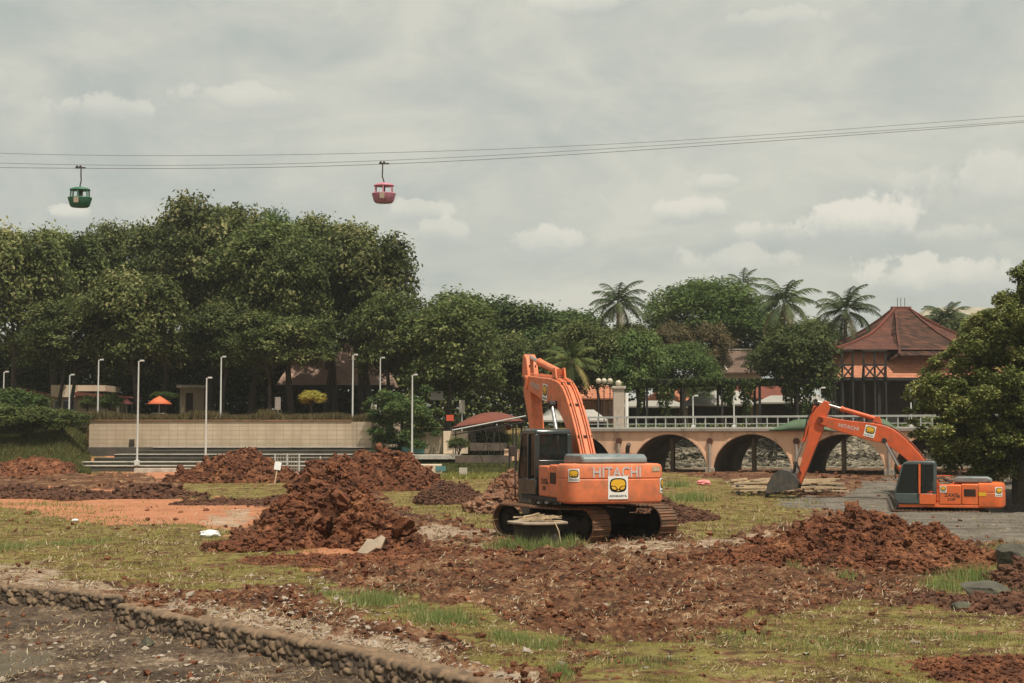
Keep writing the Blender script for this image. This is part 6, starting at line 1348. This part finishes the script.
    for y in (by - .25, by + .25): m = MB(); m.prism([(Pv.x - .3, Pv.y - .25), (Pv.x + .12, Pv.y - .12), (Pv.x + .16, Pv.y + .08), (Pv.x - .1, Pv.y + .18), (Pv.x - .35, Pv.y + .12)], y - .03, y + .03); m.build('boom_tip_cheek', OB, boom, bev=.01)
    # bucket cylinder on the outside of the stick
    o = cyl(sp(-.55, .42), sp(L_ - .75, .42), .085, .05, .62, by, 'bucket_cylinder', st)
    k1 = sp(L_ - .75, .42); k2 = sp(L_ - .42, .02); bk = Vector(J['bk'])
    m = MB()
    for y in (by - .24, by + .24): m.bar((k1[0], y, k1[1]), (k2[0], y, k2[1]), .05, .13, (0, 1, 0)); m.bar((k1[0], y, k1[1]), (bk.x, y, bk.y), .06, .14, (0, 1, 0))
    m.disc((k1[0], by, k1[1]), .07, (0, 1, 0), .6, 12); m.build('bucket_link', M['dark'], st)
    for y in (by - .1, by + .1):
        pts = [sp(.9, .45), sp(.1, .58), sp(-.5, .38), (Pv.x - .1, Pv.y + .5)]; pts = [(a, y, b) for a, b in pts]; MB().tube([pts[3], pts[2], pts[1], pts[0]], .022, 6).build('hose', M['rubberhose'], st)
    pr = J['bucket']; m = MB(); bw = .56; n = len(pr)
    # shell from profile (outer curve), sides as plates
    cen = Vector((sum(p[0] for p in pr) / n, sum(p[1] for p in pr) / n)); 
    sh = pr[:J['nshell']]; inn = [(cen.x + (x - cen.x) * .93, cen.y + (z - cen.y) * .93) for x, z in sh]
    for i in range(len(sh) - 1):
        q = [sh[i], sh[i + 1], inn[i + 1], inn[i]]; m.add([(x, by - bw, z) for x, z in q] + [(x, by + bw, z) for x, z in q], [(0, 1, 2, 3), (7, 6, 5, 4), (0, 4, 5, 1), (1, 5, 6, 2), (2, 6, 7, 3), (3, 7, 4, 0)])
    for y in (by - bw - .02, by + bw): m.prism(pr, y, y + .02)
    bkt = m.build('bucket', M['bucket'], root, ang=40)
    lp = sh[-1]; lq = sh[-2]; dv = (Vector(lp) - Vector(lq)).normalized()
    for k in range(5):
        y = by - bw + .08 + k * (2 * bw - .16) / 4; m = MB(); a = Vector((lp[0], y, lp[1])); b = a + Vector((dv.x, 0, dv.y)) * .22; m.bar(a - Vector((dv.x, 0, dv.y)) * .1, a + Vector((dv.x, 0, dv.y)) * .08, .11, .08); m.bar(a + Vector((dv.x, 0, dv.y)) * .08, b, .07, .04); m.build('tooth', M['bucket'], bkt)
    m = MB()
    for y in (by - .2, by + .16): m.prism([(T.x - .1, T.y - .1), (T.x + .1, T.y + .1), (bk.x + .05, bk.y + .1), (pr[1][0], pr[1][1] - .05), (pr[0][0] + .05, pr[0][1] - .1)], y, y + .04)
    m.build('bucket_lug', M['bucket'], bkt); return root
excavator((1.95, 39.1, 0), R(107), R(21), dict(
    boom=[(.0, 1.75, .42), (.85, 2.95, .56), (1.75, 3.80, .74), (2.5, 4.02, .80), (3.7, 4.22, .62), (5.15, 4.45, .40)], boomcyl=(2.15, 3.68), armcyl=((2.55, 4.64), (5.45, 5.24), .62),
    decal=((3.15, 4.06), R(8), (4.1, 4.28), R(9)), P=(5.15, 4.45), T=(4.25, 1.85), bk=(4.35, 1.5),
    bucket=[(4.1, 2.0), (4.55, 1.55), (4.75, 1.1), (4.6, .65), (4.2, .4), (3.7, .45), (3.4, .75), (3.75, 1.5)], nshell=7),
    'near orange excavator seen from behind, parked on its tracks in the middle of the site', True, {})
EX2 = excavator((E2.x - .12, E2.y, E2.z + .06), R(161), R(-4), dict(
    boom=[(.0, 1.75, .42), (.9, 3.05, .56), (1.85, 3.92, .72), (2.6, 4.18, .76), (3.6, 4.38, .60), (4.88, 4.70, .38)], boomcyl=(2.15, 3.82), armcyl=((2.45, 4.74), (5.08, 5.55), .58),
    decal=((2.75, 4.22), R(14), (3.65, 4.40), R(12)), P=(4.88, 4.70), T=(5.85, 1.98), bk=(6.15, 2.05),
    bucket=[(5.78, 2.05), (6.15, 2.45), (6.55, 2.55), (6.90, 2.36), (7.14, 1.95), (7.24, 1.48), (5.85, 1.70)], nshell=6),
    'far orange excavator in side view on the gravel, arm reaching left before the bridge arches', False, {})

# ---------------------------------------------------------------- ropeway
def cable(pts, Y, label, r=.022):
    """pts: (px, py) samples on the photo; world curve at depth Y, a fitted sagging line carried on beyond the frame"""
    W = [P(px, py, Y) for px, py in pts]; c = np.polyfit([p.x for p in W], [p.z for p in W], 5); xs = np.linspace(W[0].x * 1.04, W[-1].x * 1.04, 60)
    m = MB(); pl = [(x, Y, float(np.polyval(c, x))) for x in xs]; a0, a1, b0, b1 = pl[0], pl[1], pl[-2], pl[-1]
    ext = lambda p, q, L: (p[0] + L * math.copysign(1, p[0]), Y, p[2] + L * abs((p[2] - q[2]) / (p[0] - q[0])) * (1 if p[2] > q[2] else -1))
    m.tube([ext(a0, a1, 22)] + pl + [ext(b1, b0, 22)], r, 6); o = m.build('ropeway_cable', M['cable']); tag(o, label, 'cable', 'ropeway cables across the sky'); return c
cable([(-20, 152.5), (200, 155.5), (350, 153.5), (500, 149), (700, 139), (860, 128), (1040, 115)], 126, 'uppermost ropeway cable crossing the sky')
cable([(-20, 162.5), (200, 165), (380, 161), (500, 154.5), (700, 143), (860, 132), (1040, 119.5)], 122, 'middle ropeway cable, second from the top')
C3 = cable([(-20, 167.3), (80, 168.4), (200, 168), (384, 164.3), (500, 158.5), (700, 146), (860, 134.5), (1040, 121)], 118, 'lowest ropeway cable, the one the gondolas hang from', .026)
def gondola(px, m, label, crook):
    Y = 118; x = P(px, 168, Y).x; z = float(np.polyval(C3, x)); r = empty('cable_car', (x, Y, z)); s = F / Y; q = lambda d: -d / s   # metres below the rope
    g = MB(); g.box(-.42, .42, -.07, .07, -.02, .09); g.disc((-.28, 0, .14), .1, (0, 1, 0), .08, 12); g.disc((0, 0, .14), .1, (0, 1, 0), .08, 12); g.build('grip', M['dark'], r)
    h = MB(); h.tube([(crook[0], 0, 0), (crook[0], 0, q(7)), (crook[1], 0, q(12.5)), (0, 0, q(17.5)), (0, 0, q(18.6))], .055, 8); h.build('hanger_arm', M['dark'], r)
    n = 16
    def ring(rx, z_): return [(rx * math.cos(2 * math.pi * k / n), rx * .8 * math.sin(2 * math.pi * k / n), z_) for k in range(n)]
    def loft(rs):
        mb = MB(); vs = []; 
        for a in rs: vs += ring(*a)
        fs = [(i * n + k, i * n + (k + 1) % n, (i + 1) * n + (k + 1) % n, (i + 1) * n + k) for i in range(len(rs) - 1) for k in range(n)]; fs += [tuple(range(n - 1, -1, -1)), tuple((len(rs) - 1) * n + k for k in range(n))]; return mb.add(vs, fs)
    loft([(.70, q(39.6)), (.84, q(37.8)), (.98, q(32)), (1.0, q(31)), (.94, q(30.6)), (.92, q(30.2))]) .build('tub', m, r, ang=25)
    loft([(.86, q(22.6)), (.88, q(22.2)), (.78, q(20.8)), (.45, q(19.6)), (.15, q(19))]).build('roof', m, r, ang=25)
    k2 = MB(); loft_ = [(.99, q(31)), (1.02, q(30.4)), (.99, q(29.8))]
    loft(loft_).build('rim', m, r)
    for k in range(6):
        a = 2 * math.pi * (k + .5) / 6; MB().bar((.80 * math.cos(a), .64 * math.sin(a), q(30.3)), (.76 * math.cos(a), .6 * math.sin(a), q(22.3)), .1, .1).build('window_post', m, r)
    MB().tube([(0, 0, q(30)), (0, 0, q(22))], .12, 8).build('centre_post', M['dark'], r)
    MB().box(-.28, .12, -.83, -.76, q(36.4), q(30.6)).build('door_panel', M['beige'], r, bev=.01)
    tag(r, label, 'cable car', 'gondolas hanging on the ropeway')
gondola(80.5, M['gon_green'], 'green round gondola hanging on the ropeway at the left', (.05, .08)); gondola(384, M['gon_pink'], 'pink-red round gondola hanging on the ropeway above the grove', (-.12, -.14))

# ---------------------------------------------------------------- small things on the site
def well():
    c = G(538, 549); c = Vector((XP(537, 35.6), 35.6, 0)); r = empty('concrete_drum', c); m = MB(); n = 20
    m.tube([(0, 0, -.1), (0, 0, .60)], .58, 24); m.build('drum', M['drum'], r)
    m = MB(); rg = random.Random(4); pts = []
    for k in range(22): a = 2 * math.pi * k / 22; q = .76 + rg.uniform(-.08, .10); pts.append((q * math.cos(a), q * .9 * math.sin(a)))
    m.prismz(pts, .602, .66); m.build('cover_slab', M['slab'], r, bev=.015)
    m = MB()
    for k in range(70):
        a = rg.uniform(0, 6.28); d = rg.uniform(0, .55); x, y = d * math.cos(a), d * math.sin(a); l = rg.uniform(.15, .4); t = rg.uniform(-.5, .5); z = .70 + rg.uniform(0, .12) * (1 - d)
        m.bar((x - l / 2 * math.cos(t), y - l / 2 * math.sin(t), z), (x + l / 2 * math.cos(t), y + l / 2 * math.sin(t), z + rg.uniform(-.04, .06)), .03, .02)
    m.build('twig_pile', M['wood_pale'], r); MB().tube([(.42, -.5, .68), (.52, -.66, .45), (.58, -.7, .05)], .012, 6).build('hanging_cord', M['wood_pale'], r)
    tag(r, 'dark concrete drum with pale slab lid and twigs before the near excavator', 'concrete drum')
well()
def rock(px, py, size, m, label, seed, cat='boulder', flat=.7, name='boulder', tilt=0, stretch=(1, 1), z=None, sub=3, group=None, rot=0):
    v, f = ico(sub); rg = np.random.default_rng(seed); d = v.copy()
    for q in range(14): c = rg.normal(size=3); c /= np.linalg.norm(c); a = rg.uniform(.1, .34); h_ = rg.uniform(.5, .85); d = d - np.clip(d @ c - h_, 0, 9)[:, None] * c
    d *= (1 + .07 * fbm(v[:, 0] * 3 + 7, v[:, 1] * 3 + v[:, 2] * 4, seed, 4))[:, None]; d = d * np.array([stretch[0], stretch[1], flat]) * size
    p = G(px, py) if z is None else P(px, py, z); g = float(gheight(np.array([p.x]), np.array([p.y]))[0]) if z is None else p.z
    o = mesh_np(name, d, f, m, smooth=False); o.location = (p.x, p.y, g + size * flat * .45); o.rotation_euler = (tilt, tilt * .4, rot); tag(o, label, cat, group); return o
rock(755, 557, .42, M['rock'], 'pointed grey-green boulder on the left flank of the broad churned heap', 3, stretch=(1.0, .8), flat=.62, group='boulders')
rock(988, 601, .48, M['rock'], 'large dark angular boulder in the grass near the right edge', 4, flat=.6, tilt=.25, stretch=(1.2, .8), group='boulders')
rock(1016, 578, .62, M['rock'], 'moss-green boulder cut by the right edge, behind the angular one', 5, flat=.75, group='boulders')
rock(962, 612, .16, M['rock'], 'small stone at the left foot of the angular boulder', 6, group='boulders')
p_ = P(372, 546, 33.4); q = empty('broken_slab', p_); m = MB(); m.prismz([(-.40, -.05), (-.22, -.20), (.05, -.15), (.14, -.22), (.36, .02), (.30, .13), (.10, .10), (-.04, .19), (-.18, .08)], 0, .08); m.build('slab', M['slab'], q, bev=.01); q.rotation_euler = (R(48), R(-22), R(15)); tag(q, 'pale broken concrete slab leaning on the front of the largest heap', 'slab')
rock(398, 548, .14, M['slab'], 'small pale stone right of the leaning slab', 8, cat='stone', name='stone', group='single stones on the site')
rock(585, 641, .05, M['slab'], 'single whitish stone in the churned soil at the bottom centre', 9, cat='stone', name='stone', group='single stones on the site')
rock(876, 624, .055, M['slab'], 'single whitish stone on the grass at the bottom right', 10, cat='stone', name='stone', group='single stones on the site')
rock(148, 627, .13, M['rock'], 'dark stone block on the pond bed just below the long stone wall', 11, cat='stone', name='stone', flat=.75, group='single stones on the site')
rock(162, 637, .10, M['rubble'], 'flat pale stone on the pond bed in front of the dark block', 12, cat='stone', name='stone', flat=.25, group='single stones on the site')
rock(560, 520, .12, M['slab'], 'small pale stone near the drum lid', 13, cat='stone', name='stone', group='single stones on the site', z=None)
def bag(px, py, size, m, label, seed, name='plastic_bag'):
    v, f = ico(3); rg = np.random.default_rng(seed); d = v * (1 + .35 * fbm(v[:, 0] * 4, v[:, 1] * 4 + v[:, 2] * 5, seed, 4))[:, None] * np.array([1.3, .8, .55]) * size; p = G(px, py); g = float(gheight(np.array([p.x]), np.array([p.y]))[0])
    o = mesh_np(name, d, f, m); o.location = (p.x, p.y, g + size * .35); tag(o, label, 'plastic bag')
bag(210, 536, .22, M['plastic'], 'crumpled white plastic bag on the grass left of the largest heap', 5); bag(1012, 560, .3, M['plastic'], 'white plastic sheet scrap at the right edge above the boulders', 6); bag(704, 489, .3, M['pink_plastic'], 'pink-red plastic bag on the mud before the bridge', 7)
bag(75, 522, .09, M['plastic'], 'tiny white scrap beside the red earth road', 8)
q = empty('white_board', P(277, 470, 75.4)); MB().box(-.18, .18, -.02, .02, 0, .42).build('panel', M['plastic'], q, bev=.01); MB().box(-.03, .03, .025, .06, -1.0, .5).build('stake', M['wood_pale'], q); q.rotation_euler = (R(-10), R(8), 0); tag(q, 'small white board stuck in the soil heap before the steps', 'board')
def timber_raft():
    Y = 66; z0 = .1; r = empty('timber_raft', (XP(735, Y), Y, z0)); rg = random.Random(6); m = MB(); L_ = XP(842, Y) - XP(735, Y)
    for k in range(75):
        x0 = rg.uniform(-.4, L_ * .75); l = rg.uniform(.6, 2.6); y = rg.uniform(-1.2, 1.8); z = .08 + .34 * max(0, min(1, (y + 1.2) / 1.6)) + rg.uniform(0, .2); m.bar((x0, y, z), (min(L_, x0 + l), y + rg.uniform(-.5, .5), z + rg.uniform(-.04, .08)), .13, .06)
    m.build('planks', M['wood_pale'], r); m = MB()
    for k in range(34): x = L_ * k / 33 + rg.uniform(-.06, .06); y = rg.uniform(-.4, 1.5); MB().bar((x, y, -.3), (x + rg.uniform(-.15, .15), y, .22 + rg.uniform(-.1, .25)), .06, .06).build('stake', M['wood_dark'], r)
    m = MB()
    for y in (0, .8, 1.5): m.bar((0, y, .33), (L_, y, .36), .1, .1)
    m.build('bearers', M['bark_pale'], r); tag(r, 'low raft of pale planks on short stakes beside the excavator bucket', 'timber raft')
timber_raft()
def poles():
    for px, y0, y1, lab in ((516, 424, 505, 'tall thin dark pole just left of the near excavator cab'), (509, 445, 470, 'short thin dark stake left of the tall pole')):
        a = P(px, y1, 56); b = P(px, y0, 56); q = empty('thin_pole', (a.x, 56, a.z)); m = MB(); m.tube([(0, 0, -.6), (.02, 0, (b.z - a.z) * .5), (.0, 0, b.z - a.z)], .035, 6); m.build('shaft', M['wood_dark'], q); tag(q, lab, 'pole')
poles()
print('OBJECTS', len(bpy.data.objects))
def added_haze():  # thin volume added to lift the dark tones
    mb = MB(); mb.box(-330, 330, -40, 420, -2.6, 42); m = bpy.data.materials.new('added_haze'); m.use_nodes = True; t = m.node_tree; t.nodes.remove(t.nodes['Principled BSDF'])
    v = N(t, 'ShaderNodeVolumePrincipled'); v.inputs['Color'].default_value = (.85, .87, .84, 1); v.inputs['Density'].default_value = .00028; v.inputs['Anisotropy'].default_value = .2
    t.links.new(v.outputs[0], t.nodes['Material Output'].inputs['Volume']); o = mb.build('added_haze', m); tag(o, kind='stuff'); o.display_type = 'WIRE'
added_haze()
